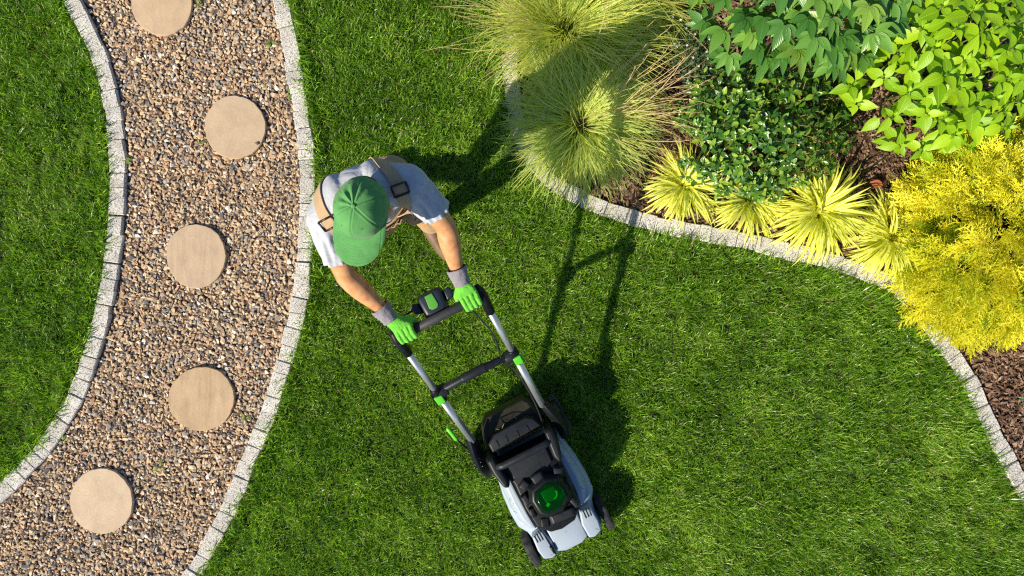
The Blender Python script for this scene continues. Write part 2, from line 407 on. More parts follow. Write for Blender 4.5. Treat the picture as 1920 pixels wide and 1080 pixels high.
# ------------------------------------------------------------------ round stepping stones
def sandstone(name, base, streak, ang, dens):
    m, n, l = mat_new(name); p = n['Principled BSDF']; oc = objcoord(n, l)
    mp = n.new('ShaderNodeMapping'); mp.inputs['Rotation'].default_value = (0, 0, ang); mp.inputs['Scale'].default_value = (dens, 1.2, 1); l.new(oc, mp.inputs[0])
    t = noise(n, l, mp.outputs[0], 2.2, 6, .6); t.inputs['Distortion'].default_value = 1.1
    c = ramp(n, [(.3, streak), (.5, base), (.72, tuple(min(1, x * 1.12) for x in base))]); l.new(t.outputs['Fac'], c.inputs[0])
    f = noise(n, l, oc, 320, 3, .7); d = ramp(n, [(.3, (.72, .70, .68)), (.55, (1, 1, 1))]); l.new(f.outputs['Fac'], d.inputs[0])
    w = noise(n, l, oc, 9, 7, .65); e = ramp(n, [(.33, (.88, .87, .86)), (.5, (1.0, 1.0, 1.0)), (.68, (1.08, 1.07, 1.05))]); l.new(w.outputs['Fac'], e.inputs[0])
    l.new(mix_col(n, l, 1.0, mix_col(n, l, 1.0, c.outputs[0], d.outputs[0], 'MULTIPLY'), e.outputs[0], 'MULTIPLY'), p.inputs['Base Color'])
    p.inputs['Roughness'].default_value = .85; b = noise(n, l, oc, 60, 6, .7); bb = bump(n, l, b.outputs['Fac'], .5, .003); l.new(bb.outputs[0], p.inputs['Normal'])
    return m
stone_lab = ['round sandstone stepping stone cut off by the upper edge of the picture', 'smooth round stepping stone with a small dark pebble on its rim', 'round stepping stone with fine pale slanting streaks across it',
             'warm tan round stepping stone with darker upright grain bands', 'pale round stepping stone with small white scratches, lowest of the row']
stone_mat = [sandstone('sandstone', (.60, .44, .28), (.52, .37, .23), .2, 2), sandstone('sandstone', (.57, .43, .285), (.52, .385, .25), .9, 1.5), sandstone('sandstone', (.56, .42, .28), (.49, .36, .235), .45, 9),
             sandstone('sandstone', (.54, .39, .235), (.43, .30, .175), .05, 8), sandstone('sandstone', (.62, .48, .33), (.56, .42, .28), 1.2, 2)]
for k, (sx, sy, ra, rb) in enumerate(STONES):
    r = random.Random(40 + k); n = 72; c = G(sx, sy, .032); ph = [r.uniform(0, 6.28) for _ in range(6)]
    out = []
    for i in range(n):
        a = 2 * math.pi * i / n
        w = 1 + .010 * math.sin(2 * a + ph[0]) + .009 * math.sin(3 * a + ph[1]) + .006 * math.sin(7 * a + ph[2]) + .005 * math.sin(17 * a + ph[3]) + r.uniform(-.009, .006)
        out.append((math.cos(a) * ra / PX * .99 * w, math.sin(a) * rb / PX * .99 * w))
    bm = bmesh.new(); loft(bm, [(shrink(out, .97, (0, 0)), -.05), (out, -.012), (out, -.004), (shrink(out, .985, (0, 0)), 0), (shrink(out, .6, (0, 0)), .001)])
    o = add('stepping_stone', bm_mesh('stepping_stone', bm, stone_mat[k]), None, c); tag(o, stone_lab[k], 'stepping stone', 'round stepping stones along the gravel path')
    o.rotation_euler = (r.uniform(-.015, .015), r.uniform(-.015, .015), 0)
pb = add('pebble', rock(99), None, G(481, 269, .040)); pb.data = pb.data.copy(); pb.data.materials.clear(); pb.data.materials.append(simple('dark_pebble', (.14, .11, .10), .7)); pb.scale = (.026, .024, .022)
tag(pb, 'small dark pebble lying on the rim of a stepping stone', 'pebble')

# ------------------------------------------------------------------ lawn
m_grass = leafmat('grass_blade', [(0, (.026, .080, .006)), (.3, (.088, .205, .010)), (.55, (.178, .345, .018)), (.78, (.325, .50, .045)), (1, (.62, .70, .20))], .34, .36, (1, 1, .5), 'tint', spec=.6, blade=.6)
m_dry = leafmat('dry_blade', [(0, (.25, .24, .09)), (1, (.42, .36, .17))], .6, .25, None, 'tint')
def tuft(k):
    r = np.random.default_rng(500 + k); B = []; az0 = r.uniform(0, 6.28); nb = 40
    for _ in range(nb):
        rad = .034 * math.sqrt(r.random()); a = r.uniform(0, 6.28); p = np.array([rad * math.cos(a), rad * math.sin(a), -.004])
        az = az0 + r.normal(0, 1.3); L = np.clip(r.normal(.045, .011), .02, .075); w = r.uniform(.0028, .0048)
        th = r.uniform(.05, .55); dth = r.uniform(.3, 1.1); P = [p]; n = 4
        for i in range(n - 1):
            tt = th + dth * (i / (n - 2)) ** 1.3
            P.append(P[-1] + L / (n - 1) * np.array([math.sin(tt) * math.cos(az), math.sin(tt) * math.sin(az), math.cos(tt)]))
        tw = r.uniform(-.7, .7); sv = np.array([-math.sin(az + tw), math.cos(az + tw), r.uniform(-.3, .3)])
        B.append((np.array(P), [w * .8, w, w * .8, w * .08], sv / np.linalg.norm(sv)))
    V, F, U = ribbon_set(B); me = mesh('grass_tuft', V, F, m_grass, True, U)
    me.materials.append(m_dry); mi = np.zeros(len(F), np.int32)
    for b in range(nb):
        if r.random() < .014: mi[3 * b:3 * b + 3] = 1
    me.polygons.foreach_set('material_index', mi)
    at = me.attributes.new('blade', 'FLOAT', 'POINT'); at.data.foreach_set('value', np.repeat(r.random(nb), 8).astype(np.float32)); return me
TUFTS = [tuft(k) for k in range(16)]
def lawn(name, keep, label, rng, edges, smul=1.0):
    x, y = jitter_grid(-XM, XM, -YM, YM, .0335, rng); k = keep(x, y); x, y = x[k], y[k]; n = len(x)
    t = .34 * vnoise(x, y, .09, 3) + .26 * vnoise(x, y, .28, 4) + .22 * vnoise(x * .8 + y * .6, y * .5 - x * .3, .62, 9) + .18 * rng.random(n)
    st = np.sin((x * .45 + y * .9) * 7.0 + 2 * vnoise(x, y, .7, 8))
    t = np.clip((t - .5) * 1.7 + .50 + .06 * st, 0, 1)
    scl = smul * (.72 + .5 * vnoise(x, y, .11, 5) + rng.normal(0, .1, n)).clip(.45, 1.5)
    lean = .38; nf = 0; FR = []
    for ln in edges:
        for i in range(1, len(ln) - 1):
            tx, ty = ln[i + 1] - ln[i - 1]; d = math.hypot(tx, ty); tx, ty = tx / d, ty / d
            for sg in (1, -1):
                nx, ny = -ty * sg, tx * sg; dd = .060 + .016 * rng.random(); px, py = ln[i][0] + nx * dd + rng.normal(0, .006), ln[i][1] + ny * dd + rng.normal(0, .006)
                if rng.random() > .9 or abs(px) > XM or abs(py) > YM or not keep(np.array([px + nx * .03]), np.array([py + ny * .03]))[0]: continue
                M = Matrix.Rotation(rng.uniform(.1, .95), 3, Vector((0, 0, 1)).cross(Vector((-nx, -ny, 0))))
                e = (M @ Matrix.Rotation(rng.uniform(0, 6.28), 3, 'Z')).to_euler(); FR.append((px, py, e.x, e.y, e.z, rng.uniform(1.15, 1.75), rng.uniform(.25, .75)))
    rot = np.stack([rng.normal(0, .2, n) + lean * (vnoise(x, y, .22, 6) - .5), rng.normal(0, .2, n) + lean * (vnoise(x, y, .22, 7) - .5), rng.uniform(0, 6.28, n)], 1)
    P = np.stack([x, y, rng.uniform(-.004, .002, n)], 1)
    if FR:
        f = np.array(FR); P = np.concatenate([P, np.stack([f[:, 0], f[:, 1], f[:, 0] * 0 + .004], 1)]); rot = np.concatenate([rot, f[:, 2:5]]); scl = np.concatenate([scl, f[:, 5]]); t = np.concatenate([t, f[:, 6]])
    return scatter(name, P, rot, scl, rng.integers(0, 16, len(P)), t, TUFTS, label=label, cat='grass')
kl, kr, kb = KL[::2], KR[::2], KB[::2]
side = lambda x, y: in_poly(x, y, [tuple(p) for p in KL] + [(-4, -3), (-4, 3)])
lawn('lawn_grass', lambda x, y: side(x, y) & (dist_line(x, y, kl) + .020 * RNG.random(len(x)) > .062), 'mown green lawn left of the gravel path', np.random.default_rng(21), [kl])
lawn('lawn_grass', lambda x, y: ~side(x, y) & ~in_poly(x, y, PATH_POLY) & ~in_poly(x, y, BED_POLY) & (dist_line(x, y, kr) + .022 * RNG.random(len(x)) > .060) & (dist_line(x, y, kb) + .022 * RNG.random(len(x)) > .062) & (dist_line(x, y, kl) > .064),
     'mown green lawn between the path and the planting bed', np.random.default_rng(22), [kr, kb])

# ------------------------------------------------------------------ bark mulch
def mulchmat():
    m, n, l = mat_new('bark'); p = n['Principled BSDF']; a = n.new('ShaderNodeAttribute'); a.attribute_type = 'INSTANCER'; a.attribute_name = 'tint'
    c = ramp(n, [(0, (.09, .046, .026)), (.3, (.26, .14, .08)), (.6, (.42, .24, .145)), (.85, (.56, .35, .22)), (1, (.70, .53, .38))]); l.new(a.outputs['Fac'], c.inputs[0])
    oc = objcoord(n, l); mp = n.new('ShaderNodeMapping'); mp.inputs['Scale'].default_value = (1, 6, 1); l.new(oc, mp.inputs[0]); t = noise(n, l, mp.outputs[0], 3, 5)
    d = ramp(n, [(.3, (.5, .5, .5)), (.7, (1.15, 1.15, 1.15))]); l.new(t.outputs['Fac'], d.inputs[0]); l.new(mix_col(n, l, 1.0, c.outputs[0], d.outputs[0], 'MULTIPLY'), p.inputs['Base Color'])
    p.inputs['Roughness'].default_value = .9; bb = bump(n, l, t.outputs['Fac'], .6, .1); l.new(bb.outputs[0], p.inputs['Normal']); return m
m_bark = mulchmat()
def chip(k):
    r = np.random.default_rng(900 + k); bm = bmesh.new(); p = r.uniform(-.5, .5, (12, 3)) * np.array([1, r.uniform(.3, .6), r.uniform(.12, .28)])
    for q in p: bm.verts.new(q)
    res = bmesh.ops.convex_hull(bm, input=bm.verts); bmesh.ops.delete(bm, geom=[g for g in res['geom_interior'] if isinstance(g, bmesh.types.BMVert)], context='VERTS')
    return bm_mesh('bark_chip', bm, m_bark)
def mulch():
    Q = []
    for s, z in ((.017, .006), (.021, .014)):
        x, y = jitter_grid(.2, 3.4, -1.9, 1.95, s, RNG); k = in_poly(x, y, BED_POLY) & (dist_line(x, y, kb) > .056); Q.append(np.stack([x[k], y[k], RNG.uniform(z, z + .01, k.sum())], 1))
    Q = np.concatenate(Q); n = len(Q)
    rot = np.stack([RNG.normal(0, .35, n), RNG.normal(0, .3, n), RNG.uniform(0, 6.28, n)], 1)
    scatter('bark_mulch', Q, rot, np.clip(RNG.lognormal(math.log(.031), .35, n), .012, .075), RNG.integers(0, 12, n), RNG.random(n), [chip(k) for k in range(12)], label='brown shredded bark mulch covering the planting bed', cat='mulch')
mulch()

# ------------------------------------------------------------------ plants
def arch_blade(r, az, L, th0, th1, w, n, p0, curl=0.0):
    P = [np.array(p0, float)]; cu = r.gauss(0, curl) if curl else 0; az0 = az
    for i in range(n - 1):
        tt = th0 + (th1 - th0) * (i / (n - 2)) ** 1.25; az = az0 + cu * (i / (n - 2)) ** 1.5
        P.append(P[-1] + L / (n - 1) * np.array([math.sin(tt) * math.cos(az), math.sin(tt) * math.sin(az), math.cos(tt)]))
    tw = r.uniform(-.5, .5); sv = np.array([-math.sin(az + tw), math.cos(az + tw), r.uniform(-.25, .25)])
    ws = [w * min(1, .55 + 1.2 * (i / (n - 1))) * (1 - (i / (n - 1)) ** 3) + w * .05 for i in range(n)]
    return (np.array(P), ws, sv / np.linalg.norm(sv))
m_fount = [leafmat('fountain_blade', [(0, (.23, .36, .06)), (.5, (.44, .55, .12)), (1, (.68, .72, .24))], .5, .3, (1, 1, .6)),
           leafmat('fountain_blade', [(0, (.34, .42, .06)), (.5, (.56, .60, .11)), (1, (.72, .68, .18))], .5, .3, (1, 1, .6)),
           leafmat('fountain_blade', [(0, (.15, .27, .05)), (.5, (.33, .46, .10)), (1, (.54, .61, .18))], .5, .3, (1, 1, .6))]
m_stalk = leafmat('seed_stalk', [(0, (.58, .46, .16)), (1, (.68, .50, .24))], .6, .25, (1, 1, .7))
def fountain(px, py, label, nb, Lm, th1m, ns, seed, mats, stalk_az=None, stalk_L=(.55, .8), spread=.06, lean=(0, 0)):
    r = random.Random(seed); c = G(px, py, 0.06); root = empty('fountain_grass', (c.x, c.y, 0), label=label, cat='ornamental grass', group='fountain grass clumps along the kerb')
    sets = [[] for _ in mats]
    for k in range(nb):
        u = r.random(); a2 = r.uniform(0, 6.28); rr = spread * math.sqrt(u); az = a2 + r.gauss(0, .55); az = round(az / .2) * .2 + r.gauss(0, .1); th0 = .30 + .5 * u + r.uniform(-.2, .2); th1 = th0 + r.uniform(.5, 1.1) * th1m
        L = Lm * r.uniform(.55, 1.12)
        b = arch_blade(r, az, L, th0, min(th1, 2.5), r.uniform(.0038, .0088), 8, (rr * math.cos(a2), rr * math.sin(a2), 0), .5)
        q = b[0]; t = np.linspace(0, 1, 8)[:, None] ** 1.5; q = q + t * np.array([lean[0], lean[1], 0]); q[:, 2] = np.maximum(q[:, 2], .01)
        sets[r.choices(range(len(mats)), [.4, .35, .25][:len(mats)])[0]].append((q, b[1], b[2]))
    for s, m in zip(sets, mats):
        V, F, U = ribbon_set(s); tag(add('leaf_blades', mesh('leaf_blades', V, F, m, True, U), root), kind='stuff')
    st = []
    for k in range(ns):
        az = r.choice(stalk_az) + r.gauss(0, .45) if stalk_az else r.uniform(0, 6.283)
        L = r.uniform(*stalk_L); th0 = r.uniform(.35, 1.05); th1 = th0 + r.uniform(.25, 1.0)
        a2 = r.uniform(0, 6.28); rr = spread * math.sqrt(r.random())
        b = arch_blade(r, az, L, th0, th1, .0018, 9, (rr * math.cos(a2), rr * math.sin(a2), 0), .35)
        w = [.0018] * 5 + [.0022, .0030, .0026, .0006]
        st.append((b[0], w, b[2]))
        e = b[0][-3]; d = b[0][-1] - b[0][-4]; d /= np.linalg.norm(d)       # seed spikelets along the tip
        for j in range(9):
            t = j / 9; base = b[0][-4] * (1 - t) + b[0][-1] * t; s_ = np.cross(d, [0, 0, 1]); s_ /= max(1e-6, np.linalg.norm(s_)); sg = 1 if j % 2 else -1
            tip = base + d * .02 + s_ * sg * .006 + np.array([0, 0, r.uniform(-.004, .004)])
            st.append((np.array([base, (base + tip) / 2, tip]), [.0005, .0017, .0004], np.array([0, 0, 1.]) if r.random() < .3 else s_))
    V, F, U = ribbon_set(st); tag(add('seed_stalks', mesh('seed_stalks', V, F, m_stalk, True, U), root), kind='stuff')
    return root
fountain(1088, 232, 'green fountain grass clump half in the shadow of the person', 2000, .485, 1.3, 60, 3, [m_fount[2], m_fount[0], m_fount[1]], [.1, .35, -.1, .5], (.55, .85), .10, (.0, -.02))
fountain(1058, 60, 'golden fountain grass clump leaning over the kerb by the lawn', 2000, .60, 1.2, 64, 4, [m_fount[1], m_fount[0], m_fount[1]], [2.8, 3.1, 2.5, 3.4], (.5, .85), .11, (.07, .02))
fountain(1150, -42, 'pale yellow fountain grass clump at the upper edge beside the hand leaved shrub', 1500, .50, 1.15, 44, 5, [m_fount[1], m_fount[0], m_fount[1]], [.0, -.25, .2, -.4], (.5, .85), .12, (.06, -.06))

m_sedge = leafmat('sedge_blade', [(0, (.50, .58, .02)), (.5, (.68, .70, .03)), (1, (.78, .76, .06))], .4, .25, (1, 1, .5), 'object', stripe=((.86, .84, .42), .38, .6), spec=.5)
def sedge_mesh(k):
    r = random.Random(700 + k); L = 1.0; th0 = .15 + .13 * (k % 7); th1 = th0 + r.uniform(1.1, 2.2)
    b = arch_blade(r, 0, L, th0, min(2.7, th1), .056 * r.uniform(.6, 1.4), 10, (0, 0, 0), .38)
    P, w, s = b; V = []; F = []; U = []
    for i in range(len(P)):
        t = i / (len(P) - 1); up = np.array([0, 0, .22 * w[i]])
        V += [P[i] - s * w[i] / 2 + up, P[i], P[i] + s * w[i] / 2 + up]; U += [(0, t), (.5, t), (1, t)]
    for i in range(len(P) - 1): a = 3 * i; F += [(a, a + 1, a + 4, a + 3), (a + 1, a + 2, a + 5, a + 4)]
    return mesh('leaf', V, F, m_sedge, True, U)
SEDGE = [sedge_mesh(k) for k in range(21)]
def sedge(px, py, label, n, Ls, seed, az0=None, spr=6.283, up=0):
    r = random.Random(seed); c = G(px, py, .05); root = empty('golden_sedge', (c.x, c.y, 0), label=label, cat='ornamental grass', group='yellow striped sedge tufts along the kerb')
    for k in range(int(n * 1.25)):
        az = r.uniform(0, 6.283) if az0 is None else az0 + r.uniform(-.5, .5) * spr
        rr = .025 * math.sqrt(r.random()); a2 = r.uniform(0, 6.28)
        o = bpy.data.objects.new('leaf', SEDGE[r.randrange(21) if not up else r.choice([0, 1, 7, 8, 14, 15])]); COL.objects.link(o); o.parent = root
        o.location = (rr * math.cos(a2), rr * math.sin(a2), .008); o.rotation_euler = (r.gauss(0, .08), r.gauss(0, .08), az); s = r.uniform(*Ls); o.scale = (s, s * r.uniform(.85, 1.2) * .27 / s if s < .2 else s, s)
        o.scale = (s, s, s)
sedge(1280, 347, 'yellow striped sedge tuft beside the fountain grass, farthest from the gold conifer', 210, (.18, .33), 31)
sedge(1400, 378, 'yellow sedge tuft partly under the glossy green shrub', 180, (.19, .33), 32, R(250), 4.6)
sedge(1528, 398, 'largest yellow sedge tuft, spilling over the kerb', 280, (.22, .41), 33)
sedge(1648, 412, 'small upright yellow sedge sprig below the red fallen leaf', 34, (.14, .24), 34, R(95), 1.2)
sedge(1662, 448, 'yellow sedge tuft squeezed against the gold conifer', 190, (.18, .36), 35, R(215), 4.0)

# ---- lime leafed shrub
m_lime = leafmat('lime_leaf', [(0, (.18, .36, .006)), (.5, (.26, .46, .007)), (1, (.36, .55, .010))], .45, .24, (1, 1, .35), 'object', .18, (.42, .58, .06), .03, .45)
m_stem_green = simple('green_stem', (.16, .20, .05), .6)
LIME = [leaf_mesh('leaf', 1.0, .52 + .03 * (k % 3), m_lime, 7, .22 + .04 * (k % 4), .10 + .09 * (k % 5), 1.1, .36, .03, k) for k in range(10)]
def dome(c, rad, x, y, ztop, zedge):
    q = ((x - c[0]) / rad[0]) ** 2 + ((y - c[1]) / rad[1]) ** 2
    return zedge + (ztop - zedge) * math.sqrt(max(0, 1 - q))
def split_leaves(name, lst, root, meshes, cap=300):
    """largest seen first as parts, the rest as one stuff part; lst of (mesh index, p, xdir, normal, scale)"""
    lst = sorted(lst, key=lambda q: -(q[1].z + 2.0 * q[4]))
    for k, p, xd, nd, s in lst[:cap]: place('leaf', meshes[k], root, p, xd, nd, s)
    rest = lst[cap:]
    if rest:
        rot = [frame(q[2], q[3]).to_euler()[:] for q in rest]
        scatter(name, [q[1][:] for q in rest], rot, [q[4] for q in rest], [q[0] for q in rest], RNG.random(len(rest)), meshes, root)
def dirv(az, el): return Vector((math.cos(az) * math.cos(el), math.sin(az) * math.cos(el), math.sin(el)))
def lime():
    r = random.Random(8); c = Vector((2.27, 1.215, 0)); rad = (.57, .50); root = empty('lime_shrub', c, label='tall lime green shrub with broad pointed leaves above the gold conifer', cat='shrub')
    L = []; bm = bmesh.new(); pts = []
    tries = 0
    while len(pts) < 84 and tries < 9000:
        tries += 1; x, y = r.uniform(-rad[0], rad[0]), r.uniform(-rad[1], rad[1])
        if (x / rad[0]) ** 2 + (y / rad[1]) ** 2 > 1 or any((x - p[0]) ** 2 + (y - p[1]) ** 2 < .086 ** 2 for p in pts): continue
        pts.append((x, y))
    for x, y in pts:
        q = (x / rad[0]) ** 2 + (y / rad[1]) ** 2; z = dome((0, 0), rad, x, y, .82, .34) + r.uniform(-.06, .04)
        tip = Vector((x, y, z)); ax = (Vector((x * .7, y * .7, .75)) + Vector((r.uniform(-.2, .2), r.uniform(-.2, .2), 0))).normalized()
        basep = Vector((x * .35, y * .35, .02)); tube(bm, [basep, basep.lerp(tip, .5) + Vector((x, y, 0)) * .12, tip], [.007, .005, .003], 5, False)
        e1 = ax.orthogonal().normalized(); e2 = ax.cross(e1); ph = r.uniform(0, 6.28); big = r.uniform(.85, 1.2)
        for lv, (dz, s, el) in enumerate(((.0, .035, .9), (-.012, .078, .35), (-.035, .118, .05), (-.085, .125, -.2), (-.14, .12, -.3))):
            for sg in (0, math.pi):
                if lv >= 3 and r.random() < .25: continue
                a = ph + (lv % 2) * math.pi / 2 + sg + r.uniform(-.25, .25); rd = e1 * math.cos(a) + e2 * math.sin(a); ee = el + r.uniform(-.25, .2)
                xd = rd * math.cos(ee) + ax * math.sin(ee); nd = ax * math.cos(ee) - rd * math.sin(ee) + Vector((r.uniform(-.2, .2), r.uniform(-.2, .2), .25))
                L.append((r.randrange(10), tip + ax * dz + rd * .006, xd, nd, s * big * r.uniform(.78, 1.04)))
    part('stem', bm, m_stem_green, root, smooth=True)
    split_leaves('foliage', L, root, LIME)
lime()
# ---- peony like shrub with palmate leaves
m_palm = leafmat('palmate_leaf', [(0, (.055, .18, .026)), (.5, (.11, .275, .040)), (.85, (.18, .37, .055)), (1, (.28, .46, .06))], .36, .2, (1, 1, .5), 'object', .2, (.13, .24, .08), .03, .6)
def palm_mesh(k):
    r = random.Random(60 + k); V = []; F = []; U = []; n = 5 if k % 3 else 3
    for j in range(n):
        a = (j - (n - 1) / 2) * (.62 if n == 5 else .8) + r.uniform(-.08, .08); L = (1.0 - .16 * abs(j - (n - 1) / 2)) * r.uniform(.88, 1.08); Wd = L * r.uniform(.36, .48); dr = r.uniform(.0, .28); fo = r.uniform(.15, .45); b = len(V); lift = r.uniform(-.12, .12)
        for i in range(7):
            t = i / 6; w = Wd / 2 * math.sin(math.pi * min(1, t ** .72)) ** .9 if 0 < t < 1 else .004
            x = .06 + L * t; z = -dr * L * t * t + lift * t
            for s in (-1, 0, 1):
                yy = s * w; V.append((x * math.cos(a) - yy * math.sin(a), x * math.sin(a) + yy * math.cos(a), z + abs(s) * fo * w + .004 * j)); U.append((.5 + .5 * s * w / (Wd / 2), t))
        for i in range(6): q = b + 3 * i; F += [(q, q + 3, q + 4, q + 1), (q + 1, q + 4, q + 5, q + 2)]
    return mesh('leaf', V, F, m_palm, True, U)
PALM = [palm_mesh(k) for k in range(9)]
m_wood = simple('dark_bark', (.07, .045, .03), .9, 0, .35, 30, .6, 60, .004)
def peony():
    r = random.Random(15); c = Vector((1.44, 1.52, 0)); rad = (.55, .46); root = empty('peony_shrub', c, label='mid green shrub with hand shaped leaves at the upper edge of the bed', cat='shrub')
    pts = []; L = []; bm = bmesh.new(); t = 0
    while len(pts) < 120 and t < 30000:
        t += 1; x, y = r.uniform(-rad[0], rad[0]), r.uniform(-rad[1], rad[1])
        if (x / rad[0]) ** 2 + (y / rad[1]) ** 2 > 1 or any((x - p[0]) ** 2 + (y - p[1]) ** 2 < .058 ** 2 for p in pts): continue
        pts.append((x, y))
    for x, y in pts:
        z = dome((0, 0), rad, x, y, .98, .52) + r.uniform(-.07, .05); a = math.atan2(y, x) + r.uniform(-.8, .8)
        if y < 0: a = a * .6 + .4 * (-math.pi / 2 if a < 0 else a)
        tip = Vector((x, y, z)); hub = Vector((x * .25, y * .25, .45)); tube(bm, [hub, hub.lerp(tip, .6) + Vector((0, 0, .06)), tip], [.006, .004, .0025], 5, False)
        for j in range(4):
            aa = a + (j - 1) * 1.7 + r.uniform(-.4, .4); el = r.uniform(-.5, .4) - (.12 if j != 1 else 0); xd = dirv(aa, el); nd = dirv(aa, el + math.pi / 2) + Vector((r.uniform(-.55, .55), r.uniform(-.55, .55), .15))
            L.append((r.randrange(9), tip - Vector((0, 0, .05 * abs(j - 1))), xd, nd, r.uniform(.10, .14) if j == 1 else r.uniform(.07, .115)))
    part('stem', bm, m_stem_green, root, smooth=True)
    bm = bmesh.new()
    for q in ((.0, -.15), (-.1, .05), (.12, .08), (.46, -.18)): tube(bm, [(q[0], q[1], 0), (q[0] * .9, q[1] * .9, .3), (q[0] * .8, q[1] * .7, .6)], [.013, .011, .008], 7, False)
    part('trunk', bm, m_wood, root, smooth=True)
    split_leaves('foliage', L, root, PALM)
peony()
# ---- glossy dark shrub
m_gloss = leafmat('glossy_leaf', [(0, (.030, .11, .013)), (.45, (.07, .19, .02)), (.72, (.14, .30, .025)), (.88, (.22, .38, .035)), (1, (.36, .48, .04))], .22, .18, (1, 1, .4), 'object', .3, (.12, .2, .06), .03, .75)
GLOSS = [leaf_mesh('leaf', 1.0, .5 + .04 * (k % 3), m_gloss, 5, .3 + .08 * (k % 3), .1 + .1 * (k % 4), .8, .5, .02, k) for k in range(8)]
m_twig = simple('brown_twig', (.30, .17, .08), .7)
def glossy():
    r = random.Random(19); c = Vector((1.395, .885, 0)); rad = (.51, .40); root = empty('glossy_shrub', c, label='low rounded shrub of small dark glossy leaves and brown twigs', cat='shrub')
    L = []; bm = bmesh.new(); bb = bmesh.new()
    for k in range(350):
        a = r.uniform(0, 6.283); q = math.sqrt(r.random()) * (1 + .10 * math.sin(3 * a + 1) + .06 * math.sin(7 * a)); x, y = q * rad[0] * math.cos(a), q * rad[1] * math.sin(a)
        z = dome((0, 0), rad, x * .97, y * .97, .46, .10) + r.uniform(-.08, .03); z = max(z, .05)
        tip = Vector((x, y, z)); ax = (Vector((x * 1.1, y * 1.1, .42)) + Vector((r.uniform(-.3, .3), r.uniform(-.3, .3), r.uniform(-.1, .2)))).normalized()
        ln = r.uniform(.07, .13); base = tip - ax * ln; tube(bm, [base, tip], [.0028, .0016], 4, False)
        if k % 11 == 0: tube(bm, [Vector((x * .2, y * .2, .03)), base.lerp(Vector((x * .3, y * .3, .1)), .4), base], [.006, .005, .0035], 4, False)
        e1 = ax.orthogonal().normalized(); e2 = ax.cross(e1); ph = r.uniform(0, 6.28); nl = r.randint(6, 9)
        for j in range(nl):
            t = j / (nl - 1); aa = ph + j * 2.4; rd = e1 * math.cos(aa) + e2 * math.sin(aa); ee = .2 + .7 * t + r.uniform(-.35, .25)
            xd = rd * math.cos(ee) + ax * math.sin(ee); nd = ax * math.cos(ee) - rd * math.sin(ee)
            L.append((r.randrange(8), base.lerp(tip, .15 + .85 * t), xd, nd + Vector((r.uniform(-.3, .3), r.uniform(-.3, .3), .2)), r.uniform(.042, .066) * (1 - .3 * t)))
        if r.random() < .12: bmesh.ops.create_icosphere(bb, subdivisions=1, radius=r.uniform(.004, .007), matrix=Matrix.Translation(tip + Vector((0, 0, .006))))
    part('branch', bm, m_twig, root, smooth=True); o = part('flower_bud', bb, simple('cream_bud', (.62, .56, .36), .6), root, smooth=True); o['kind'] = 'stuff'
    split_leaves('foliage', L, root, GLOSS)
glossy()
# ---- gold thread conifer
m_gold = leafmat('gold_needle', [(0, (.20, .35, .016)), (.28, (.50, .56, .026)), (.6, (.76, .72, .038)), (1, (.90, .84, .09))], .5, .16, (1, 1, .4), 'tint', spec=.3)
def spray(k):
    r = random.Random(300 + k); B = []
    def twig(p, az, el, L, w, lvl):
        n = 4; P = [np.array(p)]
        for i in range(n - 1):
            e2 = el - .35 * i / (n - 1) * (1 if lvl == 0 else .6); P.append(P[-1] + L / (n - 1) * np.array([math.cos(az) * math.cos(e2), math.sin(az) * math.cos(e2), math.sin(e2)]))
        sv = np.array([-math.sin(az), math.cos(az), r.uniform(-.5, .5)]); B.append((np.array(P), [w, w, w * .8, w * .25], sv / np.linalg.norm(sv)))
        if lvl < 2:
            m = 10 if lvl == 0 else 5
            for j in range(m):
                t = (j + .8) / (m + .4); i = min(n - 2, int(t * (n - 1))); f = t * (n - 1) - i; q = P[i] * (1 - f) + P[i + 1] * f
                twig(q, az + (1 if j % 2 else -1) * r.uniform(.42, .66), el + r.uniform(-.12, .25), L * (.50 if lvl == 0 else .42) * (1 - .62 * t) * r.uniform(.85, 1.15), w * .85, lvl + 1)
    twig((0, 0, 0), 0, .12, 1.0, .034, 0)
    V, F, U = ribbon_set(B); return mesh('gold_spray', V, F, m_gold, True, U)
